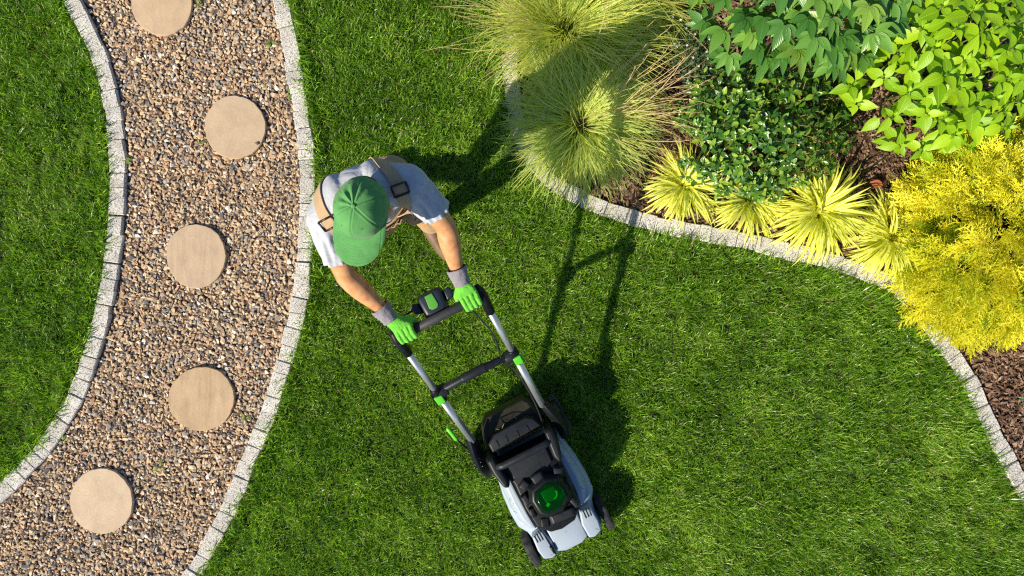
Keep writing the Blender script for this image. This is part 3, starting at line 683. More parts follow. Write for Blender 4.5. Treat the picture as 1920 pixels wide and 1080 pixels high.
def conifer():
    r = random.Random(5); c = Vector((2.85, .275, 0)); rad = (.735, .565, .58); root = empty('gold_conifer', c, label='bright golden thread leaf conifer mounding over the kerb', cat='conifer')
    P = []; RT = []; SC = []; 
    tc = []; tr = 0
    while len(tc) < 300 and tr < 20000:
        tr += 1; a = r.uniform(0, 6.283); el = math.asin(min(1, r.random() ** .85)); d = Vector((math.cos(a) * math.cos(el), math.sin(a) * math.cos(el), math.sin(el)))
        lump = 1 + .10 * math.sin(3 * a + 2) * math.cos(el) + .07 * math.sin(5 * a + 4 * el) - .13 * math.exp(-((a - 3.9) / .38) ** 2)
        p = Vector((d.x * rad[0], d.y * rad[1], d.z * rad[2])) * lump * .875; p.z = max(p.z, .05)
        if any((p - q[0]).length < .075 for q in tc): continue
        tc.append((p, d))
    for p, d in tc:
        out = (Vector((d.x, d.y, .12 + .3 * d.z)).normalized() + Vector((r.gauss(0, .3), r.gauss(0, .3), r.gauss(0, .12)))).normalized(); sz = r.uniform(.8, 1.25)
        for k in range(15):
            xd = (out + Vector((r.gauss(0, .33), r.gauss(0, .33), r.gauss(.05, .25)))).normalized(); q = p + xd * r.uniform(-.05, .035) + Vector((r.gauss(0, .018), r.gauss(0, .018), r.gauss(.01, .02))); q.z = max(q.z, .03)
            P.append(q[:]); RT.append(frame(xd, d + Vector((r.gauss(0, .3), r.gauss(0, .3), .5))).to_euler()[:]); SC.append(sz * r.uniform(.10, .19))
    for k in range(600):        # inner sprays, shade inside the crown painted in as a dark green tint
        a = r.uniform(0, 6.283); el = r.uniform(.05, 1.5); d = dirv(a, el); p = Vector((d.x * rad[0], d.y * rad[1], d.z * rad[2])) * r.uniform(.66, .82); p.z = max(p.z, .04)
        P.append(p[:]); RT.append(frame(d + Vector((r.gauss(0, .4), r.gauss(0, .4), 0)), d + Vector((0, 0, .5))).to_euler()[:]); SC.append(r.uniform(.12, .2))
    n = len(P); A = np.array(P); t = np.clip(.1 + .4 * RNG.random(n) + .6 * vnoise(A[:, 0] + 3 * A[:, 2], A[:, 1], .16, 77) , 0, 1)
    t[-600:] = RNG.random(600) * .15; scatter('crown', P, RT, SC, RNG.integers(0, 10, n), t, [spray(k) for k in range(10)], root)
    bm = bmesh.new()
    for k in range(26):
        a = r.uniform(0, 6.283); e = r.uniform(.15, 1.2); d = dirv(a, e); tube(bm, [(0, 0, .02), (d.x * .3, d.y * .3, .08 + d.z * .2), (d.x * rad[0] * .8, d.y * rad[1] * .8, max(.08, d.z * rad[2] * .75))], [.014, .009, .004], 5, False)
    part('trunk', bm, m_wood, root, smooth=True)
conifer()
# ---- fine white flowered herb
m_herb = leafmat('herb_leaf', [(0, (.05, .10, .045)), (.6, (.10, .17, .07)), (1, (.17, .25, .11))], .5, .2, None, 'tint')
m_white = simple('white_petal', (.75, .74, .72), .6)
def herb(px, py, rad, nst, label, seed):
    r = random.Random(seed); c = G(px, py, .1); root = empty('flowering_herb', (c.x, c.y, 0), label=label, cat='herb')
    lf = [leaf_mesh('leaf', 1.0, .34, m_herb, 3, .2, .2, 1, .45, 0, k) for k in range(4)]; P = []; RT = []; SC = []; bm = bmesh.new(); fl = bmesh.new()
    for k in range(nst):
        a = r.uniform(0, 6.283); q = math.sqrt(r.random()) * rad; base = Vector((q * .5 * math.cos(a), q * .5 * math.sin(a), .01)); tip = Vector((q * math.cos(a), q * math.sin(a), r.uniform(.12, .24) * (1.15 - .5 * q / rad)))
        tube(bm, [base, base.lerp(tip, .5) + Vector((0, 0, .02)), tip], [.002, .0015, .001], 4, False)
        for j in range(16):
            t = .3 + .7 * j / 15; aa = r.uniform(0, 6.28); P.append(base.lerp(tip, t)[:]); RT.append(frame(dirv(aa, r.uniform(0, .9)), (r.uniform(-.4, .4), r.uniform(-.4, .4), 1)).to_euler()[:]); SC.append(r.uniform(.015, .028))
        if r.random() < .22:
            for j in range(5):
                aa = j * 1.2566; bmesh.ops.create_circle(fl, cap_ends=True, segments=5, radius=.0032, matrix=Matrix.Translation(tip + Vector((.0038 * math.cos(aa), .0038 * math.sin(aa), .004))) @ Matrix.Rotation(.3, 4, 'X'))
    scatter('foliage', P, RT, SC, RNG.integers(0, 4, len(P)), RNG.random(len(P)), lf, root); part('stem', bm, m_stem_green, root); o = part('blossom', fl, m_white, root); o['kind'] = 'stuff'
herb(1300, 112, .16, 90, 'fine leaved grey green herb with tiny white flowers', 71)
herb(1255, 55, .14, 60, 'shaded fine leaved herb behind the fountain grass stalks', 72)
# ---- small plants and litter
m_teal = leafmat('teal_leaf', [(0, (.05, .14, .08)), (1, (.08, .2, .1))], .4, .15, None, 'object', .3, (.15, .28, .15), .03)
TEAL = [leaf_mesh('leaf', 1.0, .45, m_teal, 5, .3, .3, 1, .45, 0, k) for k in range(3)]
r = random.Random(3); c = G(1946, 752, .05); root = empty('bedding_plant', (c.x, c.y, 0), label='small blue green leafy plant on bare mulch below the gold conifer', cat='plant')
for k in range(14):
    a = r.uniform(0, 6.28); place('leaf', TEAL[k % 3], root, (.02 * math.cos(a), .02 * math.sin(a), .03 + .004 * k), dirv(a, r.uniform(-.1, .5)), (0, 0, 1), r.uniform(.06, .1))
m_red = leafmat('red_leaf', [(0, (.42, .12, .06)), (1, (.5, .17, .08))], .5, .2, None, 'object', .3, (.5, .25, .12), .03)
o = add('fallen_leaf', leaf_mesh('fallen_leaf', .075, .05, m_red, 6, .25, .15, 1, .5, .04, 3), None, G(1632, 341, .07)); o.rotation_euler = (.25, -.1, -.35); tag(o, 'red brown fallen leaf beside the gold conifer', 'leaf')
m_weed = leafmat('weed_leaf', [(0, (.14, .24, .03)), (1, (.24, .32, .05))], .5, .25, None, 'object')
WEED = [leaf_mesh('leaf', 1.0, .3 + .1 * k, m_weed, 4, .2, .4, 1, .5, 0, k) for k in range(3)]
for (px, py, lab, s) in ((508, 80, 'small green weed in the gravel near the upper right kerb', .03), (543, 176, 'tiny weed sprouting at the gravel edge of the lawn kerb', .026), (234, 298, 'yellowing weed leaves at the foot of the left kerb', .034),
                         (300, 876, 'sprawling green weed in the gravel between the two lowest stepping stones', .034), (460, 783, 'small weed right of the grain banded stepping stone', .028), (119, 826, 'yellow green weed beside the left kerb near the lowest stepping stone', .036), (372, 6, 'tiny weed beside the uppermost stepping stone', .026), (378, 271, 'tiny weed left of the pebble topped stepping stone', .022)):
    c = G(px, py, .02); root = empty('weed', (c.x, c.y, 0), label=lab, cat='weed', group='weeds in the gravel path')
    for k in range(6):
        a = r.uniform(0, 6.28); place('leaf', WEED[k % 3], root, (.004 * math.cos(a), .004 * math.sin(a), .022), dirv(a, r.uniform(.1, .6)), (0, 0, 1), s * r.uniform(.7, 1.2))

# ------------------------------------------------------------------ mower
O_M = G(958, 778, 0); YAW = math.atan2(-.892, .452)
m_black = simple('black_plastic', (.0065, .008, .010), .42, 0, .25, 30, .15, 160, .001, .25)
m_dgrey = simple('dark_grey_plastic', (.014, .0165, .021), .45, 0, .25, 30, .15, 160, .001, .3)
m_rubber = simple('rubber', (.025, .025, .025), .75, 0, .3, 40, .4, 120, .002)
m_foam = simple('foam_grip', (.040, .040, .042), .6, 0, .2, 40, .3, 300, .001)
m_alu = simple('aluminium_tube', (.66, .68, .70), .32, .75, .05, 20)
m_deck = simple('deck_paint', (.36, .43, .51), .38, 0, .06, 8, .05, 30, .001)
m_lime_p = simple('green_plastic', (.12, .62, .03), .38, 0, .06, 20)
m_navy = simple('navy_plastic', (.012, .02, .035), .4, 0, .2, 20)
m_olive = simple('olive_flap', (.016, .015, .005), .55, 0, .3, 15, .2, 90, .002)
m_cable = simple('cable_sheath', (.02, .02, .021), .5)
m_screen = simple('control_screen', (.10, .36, .05), .25, 0, .08, 20)
m_steel = simple('steel_bolt', (.45, .45, .46), .35, .9)
def glassmat():
    m, n, l = mat_new('green_window'); p = n['Principled BSDF']; out = n['Material Output']; p.inputs['Base Color'].default_value = (.004, .07, .012, 1); p.inputs['Roughness'].default_value = .12
    t = n.new('ShaderNodeBsdfTransparent'); t.inputs[0].default_value = (.16, .88, .20, 1); mx = n.new('ShaderNodeMixShader'); mx.inputs[0].default_value = .8
    l.new(p.outputs[0], mx.inputs[1]); l.new(t.outputs[0], mx.inputs[2]); l.new(mx.outputs[0], out.inputs[0]); return m
m_win = glassmat()
mw = empty('lawn_mower', (O_M.x, O_M.y, 0), YAW, label='grey and black battery lawn mower with green levers, pushed by the person', cat='lawn mower')
def mir(o): return [(p[0], -p[1]) for p in o][::-1]
# deck
half = [(.13, .185), (.24, .215), (.36, .236), (.48, .244), (.56, .238), (.61, .205), (.66, .195), (.72, .198), (.755, .196), (.782, .165), (.788, .125), (.775, .085), (.770, .03)]
out = half + mir(half)
bm = bmesh.new(); loft(bm, [(shrink(out, (.98, .97), (.45, 0)), .055), (out, .075), (out, .125), (shrink(out, (.985, .975), (.45, 0)), .150), (shrink(out, (.95, .86), (.44, 0)), .172), (shrink(out, (.9, .7), (.43, 0)), .180)])
deck = part('deck', bm, m_deck, mw, .006, 2)
for s in (1, -1):   # raised side panels with a curved lip
    o1 = [(.19, .150), (.20, .192), (.30, .214), (.42, .222), (.52, .212), (.585, .175), (.60, .140), (.50, .150), (.35, .152)]
    if s < 0: o1 = mir(o1)
    bm = bmesh.new(); loft(bm, [(o1, .14), (shrink(o1, (.99, .97)), .175), (shrink(o1, (.95, .80), None, (0, -.008 * s)), .205), (shrink(o1, (.90, .5), None, (0, -.016 * s)), .222)])
    part('side_panel', bm, m_deck, deck, .005, 2)
    # front corner fender with three grooves
    o2 = [(.60, .115), (.61, .182), (.70, .188), (.755, .178), (.772, .135), (.765, .098), (.68, .092)]
    if s < 0: o2 = mir(o2)
    bm = bmesh.new(); loft(bm, [(o2, .15), (shrink(o2, .985), .222), (shrink(o2, .90), .236)])
    f = part('front_fender', bm, m_deck, deck, .006, 3)
    for k in range(3):
        bm = bmesh.new(); v = .135 + .016 * k; tube(bm, [(.60 + .006 * k, s * v, .237), (.655, s * (v - .002), .2375)], .0026, 6); part('groove', bm, m_dgrey, f)
bm = bmesh.new(); o3 = [(.59, -.100), (.59, .104), (.752, .098), (.771, .055), (.771, -.050), (.752, -.094)]
loft(bm, [(o3, .13), (shrink(o3, .985), .200), (shrink(o3, .93), .229)]); part('front_panel', bm, m_deck, deck, .005, 2)
bm = bmesh.new(); tube(bm, [(.56, -.128, .236), (.64, -.115, .2385), (.70, -.11, .2395)], .003, 6); tube(bm, [(.70, -.11, .2395), (.715, -.109, .240), (.745, -.107, .240)], [.009, .010, .008], 8); tube(bm, [(.745, -.107, .240), (.765, -.106, .238)], .003, 6)
part('belt_rod', bm, m_black, deck, 0, 0, True)
# wheels
def wheel(u, v, rad, w):
    bm = bmesh.new(); n = 44
    prof = [(rad * .62, -w / 2), (rad * .86, -w / 2), (rad * .96, -w * .42), (rad, -w * .2), (rad, w * .2), (rad * .96, w * .42), (rad * .86, w / 2), (rad * .62, w / 2)]
    rings = []
    for k in range(n):
        a = 2 * math.pi * k / n; rings.append([bm.verts.new(((q[0] + (.006 if (k // 2) % 2 and q[0] > rad * .9 else 0)) * math.cos(a), q[1] + (.003 if (k // 4) % 2 else -.003) * (q[0] > rad * .9), (q[0] + (.006 if (k // 2) % 2 and q[0] > rad * .9 else 0)) * math.sin(a))) for q in prof])
    for k in range(n):
        A, B = rings[k], rings[(k + 1) % n]
        for j in range(len(prof)): bm.faces.new((A[j], A[(j + 1) % len(prof)], B[(j + 1) % len(prof)], B[j]))
    e = empty('wheel', (u, v, rad)); e.parent = mw
    part('tyre', bm, m_rubber, e, 0, 0, False)
    bm = bmesh.new(); tube(bm, [(0, -w * .44, 0), (0, -w * .3, 0), (0, w * .3, 0), (0, w * .44, 0)], [rad * .4, rad * .64, rad * .64, rad * .4], 24); part('rim', bm, m_dgrey, e, .003, 1)
wheel(.714, .232, .098, .046); wheel(.714, -.232, .098, .046); wheel(.10, .262, .115, .05); wheel(.10, -.262, .115, .05)
# motor housing
mo = [(.14, -.150), (.27, -.128), (.42, -.136), (.545, -.122), (.60, -.062), (.612, 0), (.60, .085), (.55, .135), (.44, .152), (.34, .150), (.14, .160)]
bm = bmesh.new(); loft(bm, [(mo, .19), (mo, .30), (shrink(mo, (.98, .97)), .350), (shrink(mo, (.92, .90)), .366)])
housing = part('motor_housing', bm, m_black, mw, .006, 2)
bm = bmesh.new(); o4 = [(.165, -.118), (.165, .122), (.255, .118), (.285, .055), (.285, .0), (.25, -.112)]
loft(bm, [(o4, .355), (shrink(o4, .98), .378), (shrink(o4, .93), .382)]); part('battery_cover_rear', bm, m_dgrey, housing, .003, 2)
wo = [(.325, .035), (.348, .088), (.40, .103), (.444, .098), (.478, .045), (.474, -.02), (.452, -.046), (.385, -.052), (.345, -.034)]
ring = shrink(wo, 1.42); bm = bmesh.new()
loft(bm, [(shrink(wo, (1.62, 1.5)), .335), (ring, .405), (shrink(wo, 1.2), .432), (shrink(wo, 1.03), .437), (shrink(wo, .93), .434), (shrink(wo, .93), .385)])
part('window_surround', bm, m_black, housing, .005, 2)
for (u, v, su, sv, h, yaw) in ((.292, .010, .050, .066, .418, .12), (.318, .118, .055, .05, .405, -.5), (.300, -.072, .045, .050, .395, .5), (.372, -.098, .06, .036, .40, .15), (.45, -.098, .055, .03, .388, -.1), (.50, .122, .06, .028, .395, .25), (.535, .035, .050, .14, .392, -.08), (.53, -.065, .055, .05, .375, -.35), (.40, .135, .07, .026, .405, .0)):
    bm = bmesh.new(); o5 = [(-su / 2, -sv / 2), (su / 2, -sv / 2), (su / 2, sv / 2), (-su / 2, sv / 2)]; ca, sa = math.cos(yaw), math.sin(yaw)
    o5 = [(u + x * ca - y * sa, v + x * sa + y * ca) for x, y in o5]; loft(bm, [(shrink(o5, 1.12), .33), (o5, h - .012), (shrink(o5, .78), h)]); part('vent_block', bm, m_dgrey if h > .39 else m_black, housing, .004, 2)
bm = bmesh.new(); o6 = shrink(wo, 1.0)
loft(bm, [(shrink(wo, .985), .436), (shrink(wo, .96), .446), (shrink(wo, .80), .4535)]); part('window', bm, m_win, housing, .002, 2, True)
bm = bmesh.new(); box(bm, (.40, .025, .392), (.07, .075, .03)); bat = part('battery', bm, simple('battery_case', (.03, .13, .04), .4), housing, .005, 2)
bm = bmesh.new(); tube(bm, [(.400 + .026 * math.cos(a), .040 + .026 * math.sin(a), .411) for a in [R(x) for x in range(-10, 125, 15)]], .0045, 6); box(bm, (.440, -.004, .411), (.016, .020, .006), Matrix.Rotation(.5, 3, 'Z')); part('battery_latch', bm, simple('bright_green', (.15, .95, .10), .3), housing)
# carrying handle and shoulder blocks
for s in (1, -1):
    o7 = [(.085, s * .150), (.085, s * .196), (.17, s * .196), (.262, s * .172), (.275, s * .145), (.235, s * .130), (.17, s * .138)]
    if s < 0: o7 = o7[::-1]
    bm = bmesh.new(); loft(bm, [(shrink(o7, 1.02), .22), (o7, .36), (shrink(o7, (.96, .86)), .402), (shrink(o7, (.86, .6)), .418)]); part('shoulder_block', bm, m_dgrey, mw, .008, 3)
bm = bmesh.new(); tube(bm, [(.145, -.165, .40), (.150, -.12, .418), (.150, .12, .418), (.145, .165, .40)], .019, 14, True, (1, .8)); part('carry_handle', bm, m_dgrey, mw, 0, 0, True)
# rear cover, flap
bm = bmesh.new(); o8 = [(-.005, -.10), (-.012, .095), (.012, .128), (.062, .150), (.078, -.148), (.03, -.150)][::-1]
loft(bm, [(shrink(o8, 1.02), .26), (o8, [.352, .352, .356, .35, .345, .345]), (shrink(o8, .95), .360)]); rc = part('rear_cover', bm, m_dgrey, mw, .004, 2)
for v in (-.1, -.045, .02, .08):
    bm = bmesh.new(); box(bm, (.045, v, .3605), (.036, .005, .006)); part('rib', bm, m_black, rc, .0015, 1)
bm = bmesh.new(); o9 = [(-.095, -.118), (-.098, .128), (-.07, .148), (.06, .172), (.075, -.18), (.02, -.175), (-.075, -.145)][::-1]
loft(bm, [(shrink(o9, (1.0, .98)), .09), (o9, [.285, .285, .27, .245, .265, .262, .245]), (shrink(o9, (.9, .9)), [.315, .315, .30, .262, .285, .285, .262])]); fl = part('rear_flap', bm, m_olive, mw, .008, 3)
bm = bmesh.new(); tube(bm, [(-.012, -.045, .318), (-.055, -.05, .300), (-.055, .035, .296), (-.02, .045, .316)], .0025, 6); part('flap_latch', bm, m_dgrey, fl)
# side brackets with ribs, and small cover beside them
for s in (1, -1):
    bm = bmesh.new(); P = [(-.055, s * .212, .425), (.03, s * .232, .375), (.12, s * .244, .315), (.20, s * .232, .25)]
    tube(bm, P, [.022, .028, .029, .022], 4, True, (1.15, 1.25)); br = part('handle_bracket', bm, m_black, mw, .005, 2)
    bm = bmesh.new(); o10 = [(.0, s * .225), (.0, s * .272), (.10, s * .285), (.19, s * .262), (.215, s * .228)]
    if s < 0: o10 = o10[::-1]
    bm2 = bm; loft(bm2, [(o10, .17), (shrink(o10, .98), .255), (shrink(o10, .85), .285)]); part('wheel_cover', bm2, m_black, mw, .006, 2)
    for k in range(5):
        bm = bmesh.new(); u = .015 + .026 * k; z = .405 - .55 * (u - .0) ; tube(bm, [(u, s * (.215 + .1 * u), z + .006), (u + .002, s * (.255 + .1 * u), z - .012)], .0035, 6); part('rib', bm, m_dgrey, br)
# handle tubes
def TP(u, s): return Vector((u, s * .206, .965 - .915 * (u + .64)))
for s in (1, -1):
    bm = bmesh.new(); tube(bm, [TP(-.645, s), TP(-.345, s)], .0165, 16); part('upper_tube', bm, m_alu, mw, 0, 0, True)
    bm = bmesh.new(); tube(bm, [TP(-.36, s), TP(-.04, s)], .0185, 16); part('lower_tube', bm, m_alu, mw, 0, 0, True)
    # corner bracket
    bm = bmesh.new(); tube(bm, [(-.742, s * .203, 1.004), (-.715, s * .210, 1.006), (-.68, s * .211, .995), (-.605, s * .206, .935)], [.014, .022, .025, .0235], 10, True, (.95, 1.1)); cb = part('corner_bracket', bm, m_black, mw, .002, 1)
    bm = bmesh.new(); tube(bm, [(-.625, s * .206, .9755), (-.623, s * .206, .980)], .0045, 10); part('bolt', bm, m_steel, cb)
    # clamp with cam lever
    d = (TP(-.30, s) - TP(-.42, s)).normalized(); kc = TP(-.362, s)
    bm = bmesh.new(); tube(bm, [kc - d * .052, kc - d * .046, kc + d * .046, kc + d * .054], [.022, .0255, .0255, .022], 14); cl = part('tube_clamp', bm, m_black, mw, .002, 1)
    bm = bmesh.new(); tube(bm, [kc + Vector((-.008, -s * .008, .0)), kc + Vector((-.008, -s * .05, .0))], [.036, .031], 12); part('knuckle', bm, m_dgrey, cl, .003, 2)
    bm = bmesh.new(); M = frame(d, Vector((.6, 0, .8))); box(bm, kc + d * .016 + Vector((.014, s * .004, .020)), (.056, .040, .014), M); part('cam_lever', bm, m_lime_p, cl, .004, 3)
    bm = bmesh.new(); box(bm, kc + d * .012 + Vector((.004, s * .027, .0)), (.056, .014, .032), M); part('cam_side', bm, m_lime_p if s > 0 else m_black, cl, .004, 2)
bm = bmesh.new(); zc = TP(-.375, 1).z; tube(bm, [(-.375, -.165, zc), (-.378, -.07, zc), (-.378, -.065, zc), (-.378, .055, zc), (-.378, .06, zc), (-.375, .165, zc)], [.0195, .0195, .0235, .0235, .0195, .0195], 12); part('cross_bar', bm, m_dgrey, mw, .002, 1)
bm = bmesh.new(); tube(bm, [(-.69, -.205, 1.0), (-.69, .205, 1.0)], .0115, 12); tube(bm, [(-.69, -.150, 1.0), (-.69, -.146, 1.0), (-.69, .146, 1.0), (-.69, .150, 1.0)], [.016, .0205, .0205, .016], 18); part('grip_bar', bm, m_foam, mw, 0, 0, True)
# control box
oc_ = [(-.812, -.050), (-.815, .045), (-.80, .062), (-.715, .055), (-.705, .03), (-.705, -.035), (-.715, -.058), (-.80, -.062)]
bm = bmesh.new(); loft(bm, [(shrink(oc_, .9), .91), (oc_, .935), (oc_, .96), (shrink(oc_, (.93, .9)), .985), (shrink(oc_, (.82, .7)), .992)]); ctl = part('control_box', bm, m_navy, mw, .005, 2)
bm = bmesh.new(); o11 = [(-.798, -.020), (-.798, .016), (-.742, .020), (-.730, .010), (-.730, -.014), (-.742, -.024)][::-1]
loft(bm, [(o11, .988), (o11, .995), (shrink(o11, .93), .9965)]); part('control_screen', bm, m_screen, ctl, .002, 2)
for s in (1, -1):
    bm = bmesh.new(); o12 = [(-.785, s * .060), (-.795, s * .088), (-.775, s * .100), (-.745, s * .095), (-.735, s * .060)]
    if s < 0: o12 = o12[::-1]
    loft(bm, [(o12, .935), (o12, .965), (shrink(o12, .85), .975)]); part('control_ear', bm, m_navy, ctl, .004, 2)
    bm = bmesh.new(); o13 = [(-.735, s * .038), (-.735, s * .058), (-.69, s * .058), (-.69, s * .040)]
    if s < 0: o13 = o13[::-1]
    loft(bm, [(o13, .955), (o13, .985)]); part('control_mount', bm, m_dgrey, ctl, .004, 2)
bm = bmesh.new(); tube(bm, [(-.66, -.19, .965), (-.715, -.19, .962), (-.765, -.178, .962), (-.768, -.10, .962), (-.768, .10, .962), (-.765, .178, .962), (-.715, .19, .962), (-.66, .19, .965)], .0042, 8); part('bail_bar', bm, m_black, mw, 0, 0, True)
# height lever
pa, pb_ = (-.152, -.302, .365), (-.066, -.290, .335)
bm = bmesh.new(); tube(bm, [pa, (-.145, -.301, .365), (-.075, -.291, .345), pb_], [.008, .011, .011, .009], 10, True, (1, .8)); part('height_lever', bm, m_lime_p, mw, 0, 0, True)
bm = bmesh.new(); tube(bm, [pb_, (.0, -.275, .28), (.05, -.262, .22)], .006, 8); part('lever_rod', bm, m_black, mw, 0, 0, True)
# cables
bm = bmesh.new(); tube(bm, spline([(-.665, .135, .965), (-.60, .150, .92), (-.53, .165, .86), (-.46, .160, .79), (-.40, .145, .745), (-.36, .150, .715), (-.28, .172, .64), (-.15, .180, .52), (-.02, .172, .40), (.06, .16, .33)], .02), .0042, 8); part('cable', bm, m_cable, mw, 0, 0, True)

# ------------------------------------------------------------------ loose grass clippings
def clippings():
    r = random.Random(77); mats = leafmat('clipping', [(0, (.08, .17, .02)), (.6, (.16, .27, .03)), (1, (.34, .34, .12))], .5, .2, None, 'tint')
    bl = [leaf_mesh('clipping', 1.0, .11, mats, 3, .1, .15 * k, .8, .5, 0, k) for k in range(3)]
    P = []; F2 = Matrix.Rotation(YAW, 3, 'Z')
    for k in range(26):
        u, v, z = r.choice([(r.uniform(.17, .28), r.uniform(-.10, .10), .385), (r.uniform(.62, .74), r.uniform(-.07, .07), .226), (r.uniform(.62, .75), r.choice((-1, 1)) * r.uniform(.12, .17), .240), (r.uniform(.3, .5), r.choice((-1, 1)) * r.uniform(.17, .20), .226), (r.uniform(-.06, .05), r.uniform(-.1, .1), .345)])
        P.append(Vector((O_M.x, O_M.y, 0)) + F2 @ Vector((u, v, z)))
    for ln in (KR, KB, KL):
        for k in range(34):
            q = ln[r.randrange(len(ln))]; P.append(Vector((q[0] + r.uniform(-.04, .04), q[1] + r.uniform(-.04, .04), .041)))
    n = len(P); rot = [(r.gauss(0, .15), r.gauss(0, .15), r.uniform(0, 6.28)) for _ in P]
    scatter('grass_clippings', [p[:] for p in P], rot, [r.uniform(.014, .034) for _ in P], [r.randrange(3) for _ in P], [r.random() for _ in P], bl, label='loose cut grass blades scattered on the mower and kerbs', cat='clippings')
clippings()

# ------------------------------------------------------------------ person
PO = Vector((-1.30, -.03, 0)); Rz = Matrix.Rotation(YAW, 4, 'Z')
def sk():
    m, n, l = mat_new('skin'); p = n['Principled BSDF']; oc = objcoord(n, l); t = noise(n, l, oc, 18, 5); t.inputs['Scale'].default_value = 26; t.inputs['Detail'].default_value = 8; c = ramp(n, [(.28, (.46, .19, .075)), (.5, (.62, .30, .125)), (.72, (.72, .385, .18))]); l.new(t.outputs['Fac'], c.inputs[0]); l.new(c.outputs[0], p.inputs['Base Color'])
    p.inputs['Roughness'].default_value = .5; p.inputs['Subsurface Weight'].default_value = .12; p.inputs['Subsurface Radius'].default_value = (.02, .008, .004)
    b = noise(n, l, oc, 220, 4); bb = bump(n, l, b.outputs['Fac'], .2, .001); l.new(bb.outputs[0], p.inputs['Normal']); return m
m_skin = sk()
def cloth(name, col, wr=.5, ws=9, wd=.02, weave=900, rough=.9, var=.08):
    m, n, l = mat_new(name); p = n['Principled BSDF']; oc = objcoord(n, l); t = noise(n, l, oc, 30, 4); w = noise(n, l, oc, weave, 2)
    c = ramp(n, [(.3, tuple(x * (1 - var) for x in col)), (.7, tuple(x * (1 + var) for x in col))]); l.new(t.outputs['Fac'], c.inputs[0])
    d = ramp(n, [(.3, (.85, .85, .85)), (.7, (1.08, 1.08, 1.08))]); l.new(w.outputs['Fac'], d.inputs[0]); l.new(mix_col(n, l, 1.0, c.outputs[0], d.outputs[0], 'MULTIPLY'), p.inputs['Base Color'])
    p.inputs['Roughness'].default_value = rough; p.inputs['Specular IOR Level'].default_value = .2; p.inputs['Sheen Weight'].default_value = .15
    g = noise(n, l, oc, ws, 3, .5); g.inputs['Distortion'].default_value = 1.2; b1 = bump(n, l, g.outputs['Fac'], wr, wd); b2 = bump(n, l, w.outputs['Fac'], .25, .0008); l.new(b1.outputs[0], b2.inputs['Normal']); l.new(b2.outputs[0], p.inputs['Normal']); return m
m_shirt = cloth('grey_jersey', (.48, .50, .54), .6, 9, .022)
m_pants = cloth('tan_canvas', (.46, .30, .155), .5, 12, .02)
m_strap = cloth('strap_webbing', (.50, .35, .20), .1, 20, .004, 700)
m_cap = cloth('green_twill', (.105, .32, .095), .3, 14, .008, 700, .9, .12)
m_glove = cloth('green_glove', (.16, .58, .05), .6, 34, .010, 600, .75, .2)
m_glove_p = cloth('grey_glove_palm', (.33, .29, .28), .3, 60, .004)
m_cuff = cloth('grey_knit_cuff', (.27, .25, .27), .5, 45, .008)
m_boot = simple('boot_leather', (.16, .09, .045), .6, 0, .25, 20, .3, 60, .003)
m_hair = simple('dark_hair', (.035, .022, .015), .6, 0, .3, 60, .6, 200, .003)
m_buck = simple('black_buckle', (.02, .02, .021), .35)
V3 = lambda *a: tuple(a)
shL, elL, wrL = (-1.195, .180, 1.345), (-1.005, .212, 1.185), (-.815, .160, 1.062)
shR, elR, wrR = (-1.225, -.190, 1.345), (-1.010, -.248, 1.185), (-.812, -.190, 1.062)
hd = Vector((-1.152, -.008, 1.555)); HR = Matrix.Rotation(R(-38), 3, 'Z') @ Matrix.Rotation(R(4), 3, 'Y')
def H(x, y, z): return tuple(hd + HR @ Vector((x, y, z)))
bm = bmesh.new()
hull(bm, [(H(-.01, 0, .02), (.098, .076, .095), HR), (H(.015, 0, -.06), (.075, .062, .06), HR)])                     # skull
hull(bm, [(H(.055, 0, -.075), (.035, .045, .035), HR), (H(.065, 0, -.115), (.022, .028, .018), HR), (H(.0, 0, -.08), (.06, .055, .04), HR)])  # jaw
hull(bm, [(H(.092, 0, -.015), .008), (H(.112, 0, -.050), .0125), (H(.092, 0, -.058), .012)])                           # nose
hull(bm, [(H(.088, .018, -.086), .006), (H(.094, 0, -.083), .007), (H(.088, -.018, -.086), .006)]); hull(bm, [(H(.086, .015, -.097), .006), (H(.091, 0, -.097), .0075), (H(.086, -.015, -.097), .006)])
for s in (1, -1):
    hull(bm, [(H(-.005, s * .088, -.005), (.018, .010, .024), HR), (H(-.012, s * .095, -.028), (.015, .008, .026), HR), (H(-.002, s * .078, -.055), (.010, .007, .010), HR)])
    hull(bm, [(H(.082, s * .042, .008), (.012, .012, .006), HR), (H(.090, s * .016, .006), (.010, .010, .006), HR)])
    hull(bm, [(H(.076, s * .032, -.014), (.012, .014, .010), HR)])
hull(bm, [(H(-.03, 0, -.07), .058), ((-1.225, -.012, 1.40), .064)])                                                     # neck
hull(bm, [((-1.245, -.01, 1.33), (.085, .15, .09)), ((-1.27, -.02, 1.1), (.095, .13, .1)), ((-1.30, -.03, .95), (.095, .145, .1))])
hull(bm, [(shL, .058), (shR, .058)])
def limb(bm, a, b, rs, bulge=None):
    A, B = Vector(a), Vector(b); n = len(rs)
    caps(bm, [tuple(A.lerp(B, i / (n - 1))) for i in range(n)], rs)
for sh, el, wr in ((shL, elL, wrL), (shR, elR, wrR)):
    limb(bm, sh, el, [.058, .055, .052, .047, .042]); limb(bm, el, wr, [.043, .047, .045, .038, .031, .027]); limb(bm, wr, (-.790, wr[1] * .985, 1.056), [.024, .020])
hipL, knL, anL = (-1.355, .080, .90), (-1.150, .125, .46), (-1.225, .085, .10)
hipR, knR, anR = (-1.365, -.125, .90), (-1.235, -.150, .49), (-1.555, -.125, .17)
for h, k, a in ((hipL, knL, anL), (hipR, knR, anR)):
    limb(bm, h, k, [.085, .082, .072, .060, .052]); limb(bm, k, a, [.050, .054, .050, .040, .034])
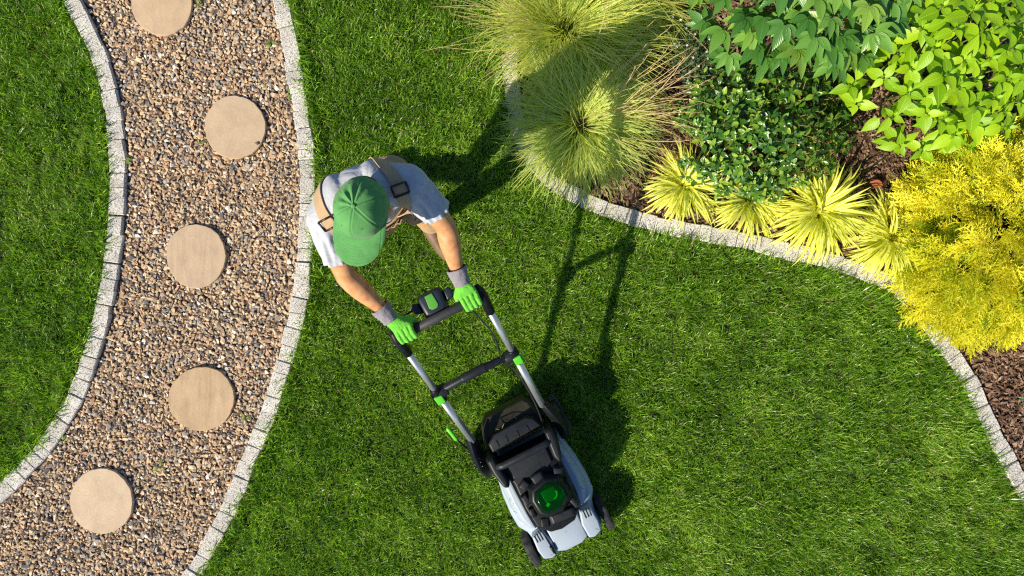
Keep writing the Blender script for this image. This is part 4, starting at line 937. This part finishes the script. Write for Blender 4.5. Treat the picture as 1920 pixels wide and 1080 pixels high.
hull(bm, [((-1.245, .07, .055), .032), ((-1.03, .085, .035), .028)]); hull(bm, [((-1.57, -.125, .125), .030), ((-1.44, -.135, .038), .028)]); hull(bm, [((-1.44, -.135, .038), .028), ((-1.385, -.14, .034), .022)])
body = remesh('person', bm, .0075, 6, m_skin)
def shift(me, off=PO):
    c = coords(me) - np.array(off, np.float32); me.vertices.foreach_set('co', c.ravel()); me.update(); return me
wp = Vector((O_M.x, O_M.y, 0)) + (Rz @ PO)
shift(body); person = add('person', body, None, wp); person.rotation_euler = (0, 0, YAW)
tag(person, 'person in green cap, grey T-shirt, tan dungarees and green gloves pushing the mower', 'person')
bm = bmesh.new(); hull(bm, [(H(-.02, 0, .02), (.098, .080, .092), HR), (H(-.045, 0, -.035), (.06, .07, .045), HR)])
add('hair', shift(remesh('hair', bm, .006, 3, m_hair)), person)
# shirt
bm = bmesh.new()
hull(bm, [((-1.255, -.01, 1.335), (.105, .165, .105)), ((-1.245, -.02, 1.18), (.120, .165, .12)), ((-1.272, -.025, 1.02), (.122, .160, .10))])
hull(bm, [((-1.262, -.015, 1.36), (.095, .10, .085)), ((-1.215, -.012, 1.43), (.068, .070, .03))])
hull(bm, [(shL, (.078, .062, .066)), ((-1.25, .06, 1.36), (.1, .06, .09))]); hull(bm, [(shR, (.078, .062, .066)), ((-1.265, -.09, 1.36), (.1, .06, .09))])
slv = []
for sh, el in ((shL, elL), (shR, elR)):
    A, B = Vector(sh), Vector(el); e = A.lerp(B, .84); slv.append((A, (B - A).normalized(), A.lerp(B, .66)))
    caps(bm, [tuple(A), tuple(A.lerp(B, .45)), tuple(e)], [.066, .063, .063])
sm = remesh('shirt', bm, .0065, 5, m_shirt)
c = coords(sm); nn = normals(sm); dsp = np.zeros(len(c))
for A, d, e in slv:
    A_ = np.array(A); d_ = np.array(d); s = (c - A_) @ d_; rel = c - A_ - s[:, None] * d_; e1 = np.array(d.orthogonal().normalized()); e2 = np.cross(d_, e1); ang = np.arctan2(rel @ e2, rel @ e1); rad = np.linalg.norm(rel, axis=1)
    mk = np.clip((s + .03) / .08, 0, 1) * (rad < .13); dsp += mk * (.0040 * np.sin(9 * ang + 14 * s + 1) + .003 * np.sin(14 * ang - 22 * s) * np.clip(s / .1, 0, 1))
az = np.arctan2(c[:, 1], c[:, 0] + 1.25); dsp += .0035 * np.sin(7 * az + 30 * (c[:, 2] - 1.2)) * np.clip((1.34 - c[:, 2]) / .1, 0, 1) + .002 * np.sin(40 * c[:, 1] + 25 * c[:, 0])
c = c + nn * dsp[:, None].astype(np.float32); sm.vertices.foreach_set('co', c.ravel().astype(np.float32)); sm.update()
bm = bmesh.new(); bm.from_mesh(sm); bm.faces.ensure_lookup_table()
for k, (A, d, e) in enumerate(slv):        # open the sleeves at the hem
    s = 1 if k == 0 else -1
    geom = [f for f in bm.faces if f.calc_center_median().y * s > .09 and (f.calc_center_median() - e).length < .14]
    gv = set(v for f in geom for v in f.verts); ge = set(x for f in geom for x in f.edges)
    bmesh.ops.bisect_plane(bm, geom=list(gv) + list(ge) + geom, plane_co=e, plane_no=d, clear_outer=True)
geom = [f for f in bm.faces if f.calc_center_median().z > 1.36 and abs(f.calc_center_median().y + .012) < .10]
gv = set(v for f in geom for v in f.verts); ge = set(x for f in geom for x in f.edges)
bmesh.ops.bisect_plane(bm, geom=list(gv) + list(ge) + geom, plane_co=(-1.215, -.012, 1.440), plane_no=(.25, 0, 1), clear_outer=True)
BV = BVHTree.FromBMesh(bm)
sm2 = bpy.data.meshes.new('shirt'); bm.to_mesh(sm2); bm.free(); sm2.materials.append(m_shirt)
sm2 = evaluated(sm2, [('SOLIDIFY', dict(thickness=.004, offset=-1))]); sm2.name = 'shirt'; sm2.polygons.foreach_set('use_smooth', [True] * len(sm2.polygons))
shirt = add('shirt', shift(sm2), person)
# sleeve hem seams
for A, d, e in slv:
    rr = .0755
# trousers
bm = bmesh.new(); hull(bm, [((-1.29, -.03, .98), (.130, .168, .05)), ((-1.345, -.03, .90), (.115, .17, .08))])
for h, k, a in ((hipL, knL, anL), (hipR, knR, anR)):
    limb(bm, h, k, [.096, .084, .072, .064, .060]); limb(bm, k, a, [.060, .063, .062, .060, .058])
pm = remesh('dungarees', bm, .0085, 5, m_pants); c = coords(pm); nn = normals(pm)
dd = .004 * np.sin(55 * c[:, 2] + 18 * c[:, 1]) * np.sin(31 * c[:, 0] + 2) + .003 * np.sin(90 * c[:, 2] + 40 * c[:, 0]); c = c + nn * dd[:, None].astype(np.float32); pm.vertices.foreach_set('co', c.ravel().astype(np.float32)); pm.update()
pants = add('dungarees', shift(pm), person)
def on_shirt(p, off):
    q, n, i, d = BV.find_nearest(Vector(p)); return q + n * off, n
def strap(path, w, th, off, name, parent, mat):
    P = spline(path, .014); bm = bmesh.new(); rings = []; F = [on_shirt(p, off) for p in P]
    for it in range(3):
        F = [F[0]] + [((F[i - 1][0] + 2 * F[i][0] + F[i + 1][0]) / 4, (F[i - 1][1] + 2 * F[i][1] + F[i + 1][1]).normalized()) for i in range(1, len(F) - 1)] + [F[-1]]
    for i, (p, n) in enumerate(F):
        t = (F[min(i + 1, len(F) - 1)][0] - F[max(i - 1, 0)][0]).normalized(); s = t.cross(n).normalized(); n2 = s.cross(t).normalized()
        if n2.dot(n) < 0: n2 = -n2
        row = []
        for j in (-1, -.5, 0, .5, 1):
            e = p + s * j * w / 2; q, nq, ii, dd = BV.find_nearest(e); lift = max(0, off - (e - q).dot(nq)); row.append(e + nq * lift * .8)
        rings.append([bm.verts.new(x) for x in row] + [bm.verts.new(x - n2 * th) for x in row[::-1]])
    for a, b in zip(rings, rings[1:]):
        for k in range(10): bm.faces.new((a[k], a[(k + 1) % 10], b[(k + 1) % 10], b[k]))
    bm.faces.new(rings[0][::-1]); bm.faces.new(rings[-1])
    me = bm_mesh(name, bm, mat, True); me.set_sharp_from_angle(angle=R(40)); return add(name, shift(me), parent), F
def buckle(p, n, t, w, parent, mat=None):
    s = t.cross(n).normalized(); a, b = w / 2, w * .38; bm = bmesh.new(); Q = [p + s * x * a + t * y * b for x, y in ((-1, -1), (1, -1), (1, 1), (-1, 1), (-1, -1))]
    for i in range(4): tube(bm, [Q[i], Q[i + 1]], .0042, 8)
    me = bm_mesh('buckle', bm, mat or m_buck, True); add('buckle', shift(me), parent)
for pth, bi in (([(-1.36, .02, 1.14), (-1.372, .05, 1.24), (-1.365, .10, 1.34), (-1.322, .121, 1.415), (-1.262, .128, 1.43), (-1.20, .131, 1.40), (-1.155, .120, 1.33), (-1.115, .105, 1.25), (-1.105, .085, 1.18)], .64),
                ([(-1.37, -.05, 1.14), (-1.38, -.08, 1.24), (-1.372, -.125, 1.34), (-1.325, -.155, 1.405), (-1.27, -.160, 1.42), (-1.215, -.160, 1.40), (-1.165, -.150, 1.33), (-1.128, -.130, 1.25), (-1.115, -.110, 1.18)], .64)):
    so, F = strap(pth, .046, .004, .009, 'shoulder_strap', person, m_strap); i = int(len(F) * bi)
    buckle(F[i][0] + F[i][1] * .005, F[i][1], (F[i + 1][0] - F[i - 1][0]).normalized(), .058, so)
    i = len(F) - 5; buckle(F[i][0] + F[i][1] * .005, F[i][1], (F[i + 1][0] - F[i - 1][0]).normalized(), .052, so)
# bib on the chest front
def bib(v0, v1, z0, z1, off, name, mat, parent, fold=0.0):
    bm = bmesh.new(); n, m_ = 16, 14; g = []
    for i in range(m_ + 1):
        row = []
        for j in range(n + 1):
            v = v0 + (v1 - v0) * j / n; z = z0 + (z1 - z0) * i / m_; hit = BV.ray_cast(Vector((-.7, v, z)), Vector((-1, 0, 0)))
            u = hit[0].x if hit[0] else -1.14
            u += off + fold * (math.sin(9 * j / n * 3.1 + i * .7) * .5 + .5) * (1 - abs(2 * i / m_ - 1) * .4); row.append(bm.verts.new((u, v, z)))
        g.append(row)
    for i in range(m_):
        for j in range(n): bm.faces.new((g[i][j], g[i][j + 1], g[i + 1][j + 1], g[i + 1][j]))
    me = bm_mesh(name, bm, mat, True); me = evaluated(me, [('SOLIDIFY', dict(thickness=.006, offset=1)), ('SMOOTH', dict(factor=.5, iterations=2))]); me.name = name
    me.polygons.foreach_set('use_smooth', [True] * len(me.polygons)); return add(name, shift(me), parent)
bb_ = bib(-.125, .115, .95, 1.20, .012, 'bib', m_pants, pants); bib(-.06, .065, 1.03, 1.14, .024, 'bib_pocket', m_pants, bb_, .02)
bib(-.14, .13, .93, .975, .028, 'waistband', m_pants, pants, .006)
# boots
for pts, rs in ((((-1.255, .07, .065), (-1.16, .077, .068), (-1.06, .083, .050), (-1.00, .087, .044)), (.046, .048, .044, .034)), (((-1.585, -.125, .165), (-1.52, -.129, .105), (-1.44, -.134, .055), (-1.375, -.139, .046)), (.046, .048, .044, .034))):
    bm = bmesh.new(); caps(bm, pts, rs); a = pts[0]; hull(bm, [((a[0] + .01, a[1], a[2]), .044), ((a[0] + .035 if a[2] < .1 else a[0] + .045, a[1], a[2] + .09), .045)])
    me = remesh('boot', bm, .007, 3, m_boot); c = coords(me); c[:, 2] = np.maximum(c[:, 2], .012); me.vertices.foreach_set('co', c.ravel()); me.update(); add('boot', shift(me), person)
# gloves: palm, four fingers round the bar, thumb below
def glove(vc, sgn, wr):
    bm = bmesh.new(); bz = 1.0; bu = -.69; W_ = Vector(wr); fv = [vc + sgn * d for d in (.033, .0115, -.0105, -.031)]   # sgn>0: little finger outward
    kn = [(-.716, fv[i], bz + (.029, .034, .034, .031)[i]) for i in range(4)]
    hull(bm, [((-.782, wr[1] * .985, 1.060), (.02, .031, .024))] + [((k[0] - .006, k[1], k[2] + .001), .0125) for k in kn] + [((-.735, fv[3] - sgn * .004, bz + .012), .013)])
    for i in range(4):
        ln = (.86, .97, 1.0, .95)[i]; v = fv[i]; j = (i - 1.5) * .0008 * sgn
        P = [kn[i], (bu + .006, v + j, bz + .036), (bu + .030 * ln, v + j, bz + .012), (bu + .027 * ln, v + j, bz - .016 * ln), (bu + .006, v + j, bz - .031 * ln)]
        caps(bm, P, [.0128, .0116, .0112, .0106, .0098])
    tv = fv[3] - sgn * .012
    caps(bm, [(-.765, wr[1] - sgn * .022, 1.048), (-.735, tv - sgn * .004, 1.012), (-.712, tv - sgn * .012, .972), (-.682, tv - sgn * .010, .966)], [.016, .0145, .0125, .0105])
    me = remesh('glove', bm, .0024, 2, m_glove); me.materials.append(m_glove_p)
    n = len(me.polygons); cc = np.empty(n * 3, np.float32); me.polygons.foreach_get('center', cc); cc = cc.reshape(-1, 3)
    inner = ((cc[:, 0] - bu) ** 2 + (cc[:, 2] - bz) ** 2 < .026 ** 2) | ((cc[:, 2] < bz - .012) & (cc[:, 0] > -.70) & (np.abs(cc[:, 1] - tv) > .02))
    me.polygons.foreach_set('material_index', inner.astype(np.int32)); me.update(); g = add('glove', shift(me), person)
    bm = bmesh.new(); E = Vector((-.776, wr[1] * .985, 1.060)); D = (W_ - E).normalized(); D = (Vector((-.870, wr[1] * 1.07, 1.098)) - E).normalized(); rings = []
    for i in range(15):
        t = i / 14; p = E + D * (.078 * t - .006); s = D.cross(Vector((0, 0, 1))).normalized(); u = s.cross(D).normalized(); rr = .0295 + .0095 * t + .0012 * math.sin(i * 2.1); row = []
        for k in range(28):
            a = 2 * math.pi * k / 28; q = rr * (1 + .03 * math.sin(5 * a + i * .6) + .02 * math.sin(9 * a)); row.append(bm.verts.new(p + s * math.cos(a) * q * 1.06 + u * math.sin(a) * q * .92))
        rings.append(row)
    for a, b in zip(rings, rings[1:]):
        for k in range(28): bm.faces.new((a[k], a[(k + 1) % 28], b[(k + 1) % 28], b[k]))
    me = bm_mesh('cuff', bm, m_cuff, True); me = evaluated(me, [('SOLIDIFY', dict(thickness=.003, offset=1))]); me.name = 'cuff'; add('cuff', shift(me), g)
glove(.156, 1, wrL); glove(-.160, -1, wrR)
# cap
def capobj():
    nT, nP = 144, 30; V = []; F = []; pan = [R(x) for x in (0, 60, 120, 180, 240, 300)]
    def crown(th, ph, lift=0):
        q = math.sin(ph); fr = max(0, math.cos(th)); a = .110 + .004 * fr; b = .094; r_ = q ** .88
        x = a * math.cos(th) * r_; y = b * math.sin(th) * r_; z = .118 * math.cos(ph) ** .92 if ph < math.pi / 2 else 0
        z += .010 * fr * q * math.cos(ph); s = min(abs(math.atan2(math.sin(th - p), math.cos(th - p))) for p in pan) * max(q, .05)
        k = -.0022 * math.exp(-(s / .018) ** 2) + .0012 * math.exp(-((s - .05) / .02) ** 2)
        back = max(0, -math.cos(th - .5)) ** .7 if math.cos(th - .5) < 0 else 0
        k += .0055 * back * math.sin(11 * th + .8) * math.exp(-((ph - .42) / .26) ** 2) + .002 * math.sin(5 * th + 3 * ph) * math.sin(2 * ph)
        d = Vector((x / a ** 2, y / b ** 2, z / .0139)).normalized(); return Vector((x, y, z)) + d * (k + lift)
    for i in range(nP + 1):
        ph = .02 + (math.pi / 2 - .02) * i / nP
        for j in range(nT): V.append(crown(2 * math.pi * j / nT, ph))
    for i in range(2):
        for j in range(nT): p = crown(2 * math.pi * j / nT, math.pi / 2); V.append(Vector((p.x * (1 - .01 * i), p.y * (1 - .01 * i), -.018 * (i + 1))))
    nR = nP + 3
    for i in range(nR - 1):
        for j in range(nT): F.append((i * nT + j, (i + 1) * nT + j, (i + 1) * nT + (j + 1) % nT, i * nT + (j + 1) % nT))
    F.append(tuple(range(nT)))
    TM = lambda p: tuple(hd + HR @ (Vector(p) + Vector((-.004, 0, .018))))
    me = mesh('cap', [TM(p) for p in V], [f for f in F], m_cap, True); bm = bmesh.new(); bm.from_mesh(me); bmesh.ops.recalc_face_normals(bm, faces=bm.faces); bm.to_mesh(me); bm.free()
    me = evaluated(me, [('SOLIDIFY', dict(thickness=.002, offset=-1))]); me.name = 'cap'; me.polygons.foreach_set('use_smooth', [True] * len(me.polygons)); cp = add('cap', shift(me), person)
    # brim
    bm = bmesh.new(); nu, nv = 40, 12; top = []; 
    for i in range(nv + 1):
        t = i / nv; row = []
        for j in range(nu + 1):
            s = -1 + 2 * j / nu; th = s * R(80); base = crown(th, math.pi / 2); d = (1 - abs(s) ** 4.5) ** .42 if abs(s) < 1 else 0
            L = 0.098 * d * t; x = base.x + L * 1.0 + .0; y = base.y * (1 + .05 * t * d); z = -.014 - .030 * t * d * .55 - 2.2 * (y * y) * t * .55 * d; row.append(bm.verts.new(TM((x, y, z))))
        top.append(row)
    for i in range(nv):
        for j in range(nu): bm.faces.new((top[i][j], top[i][j + 1], top[i + 1][j + 1], top[i + 1][j]))
    bmesh.ops.remove_doubles(bm, verts=bm.verts, dist=.0003); bmesh.ops.recalc_face_normals(bm, faces=bm.faces)
    me = bm_mesh('brim', bm, m_cap, True); me = evaluated(me, [('SOLIDIFY', dict(thickness=.0045, offset=0)), ('BEVEL', dict(width=.0015, segments=2, limit_method='ANGLE'))]); me.name = 'brim'; me.polygons.foreach_set('use_smooth', [True] * len(me.polygons)); br = add('brim', shift(me), cp)
    for q in (.3, .42, .54, .66, .78, .9):     # rows of stitching on the brim
        bm = bmesh.new(); P = []
        for j in range(3, nu - 2):
            s = -1 + 2 * j / nu; th = s * R(80); base = crown(th, math.pi / 2); d = (1 - abs(s) ** 4.5) ** .42; L = 0.098 * d * q; y = base.y * (1 + .06 * q * d)
            P.append(TM((base.x + L, y, -.014 - .030 * q * d * .55 - 2.2 * y * y * q * .55 * d + .0022)))
        tube(bm, P, .0006, 4); add('stitching', shift(bm_mesh('stitching', bm, m_cap)), cp)
    bm = bmesh.new(); c = Vector(TM((0, 0, .1195))); hull(bm, [(tuple(c), (.0085, .0085, .005), HR)]); add('cap_button', shift(bm_mesh('cap_button', bm, m_cap, True)), cp)
    for p in pan:      # raised seam tape along the panels
        bm = bmesh.new(); tube(bm, [TM(crown(p, x, .0004)) for x in np.linspace(.10, 1.52, 22)], .0011, 5); add('seam', shift(bm_mesh('seam', bm, m_cap, True)), cp)
    for p in [R(x) for x in (30, 90, 150, 210, 270, 330)]:
        bm = bmesh.new(); tube(bm, [TM(crown(p, .80, -.001)), TM(crown(p, .80, .0013))], .0022, 8); add('eyelet', shift(bm_mesh('eyelet', bm, simple('eyelet_thread', (.03, .13, .045), .8))), cp)
capobj()
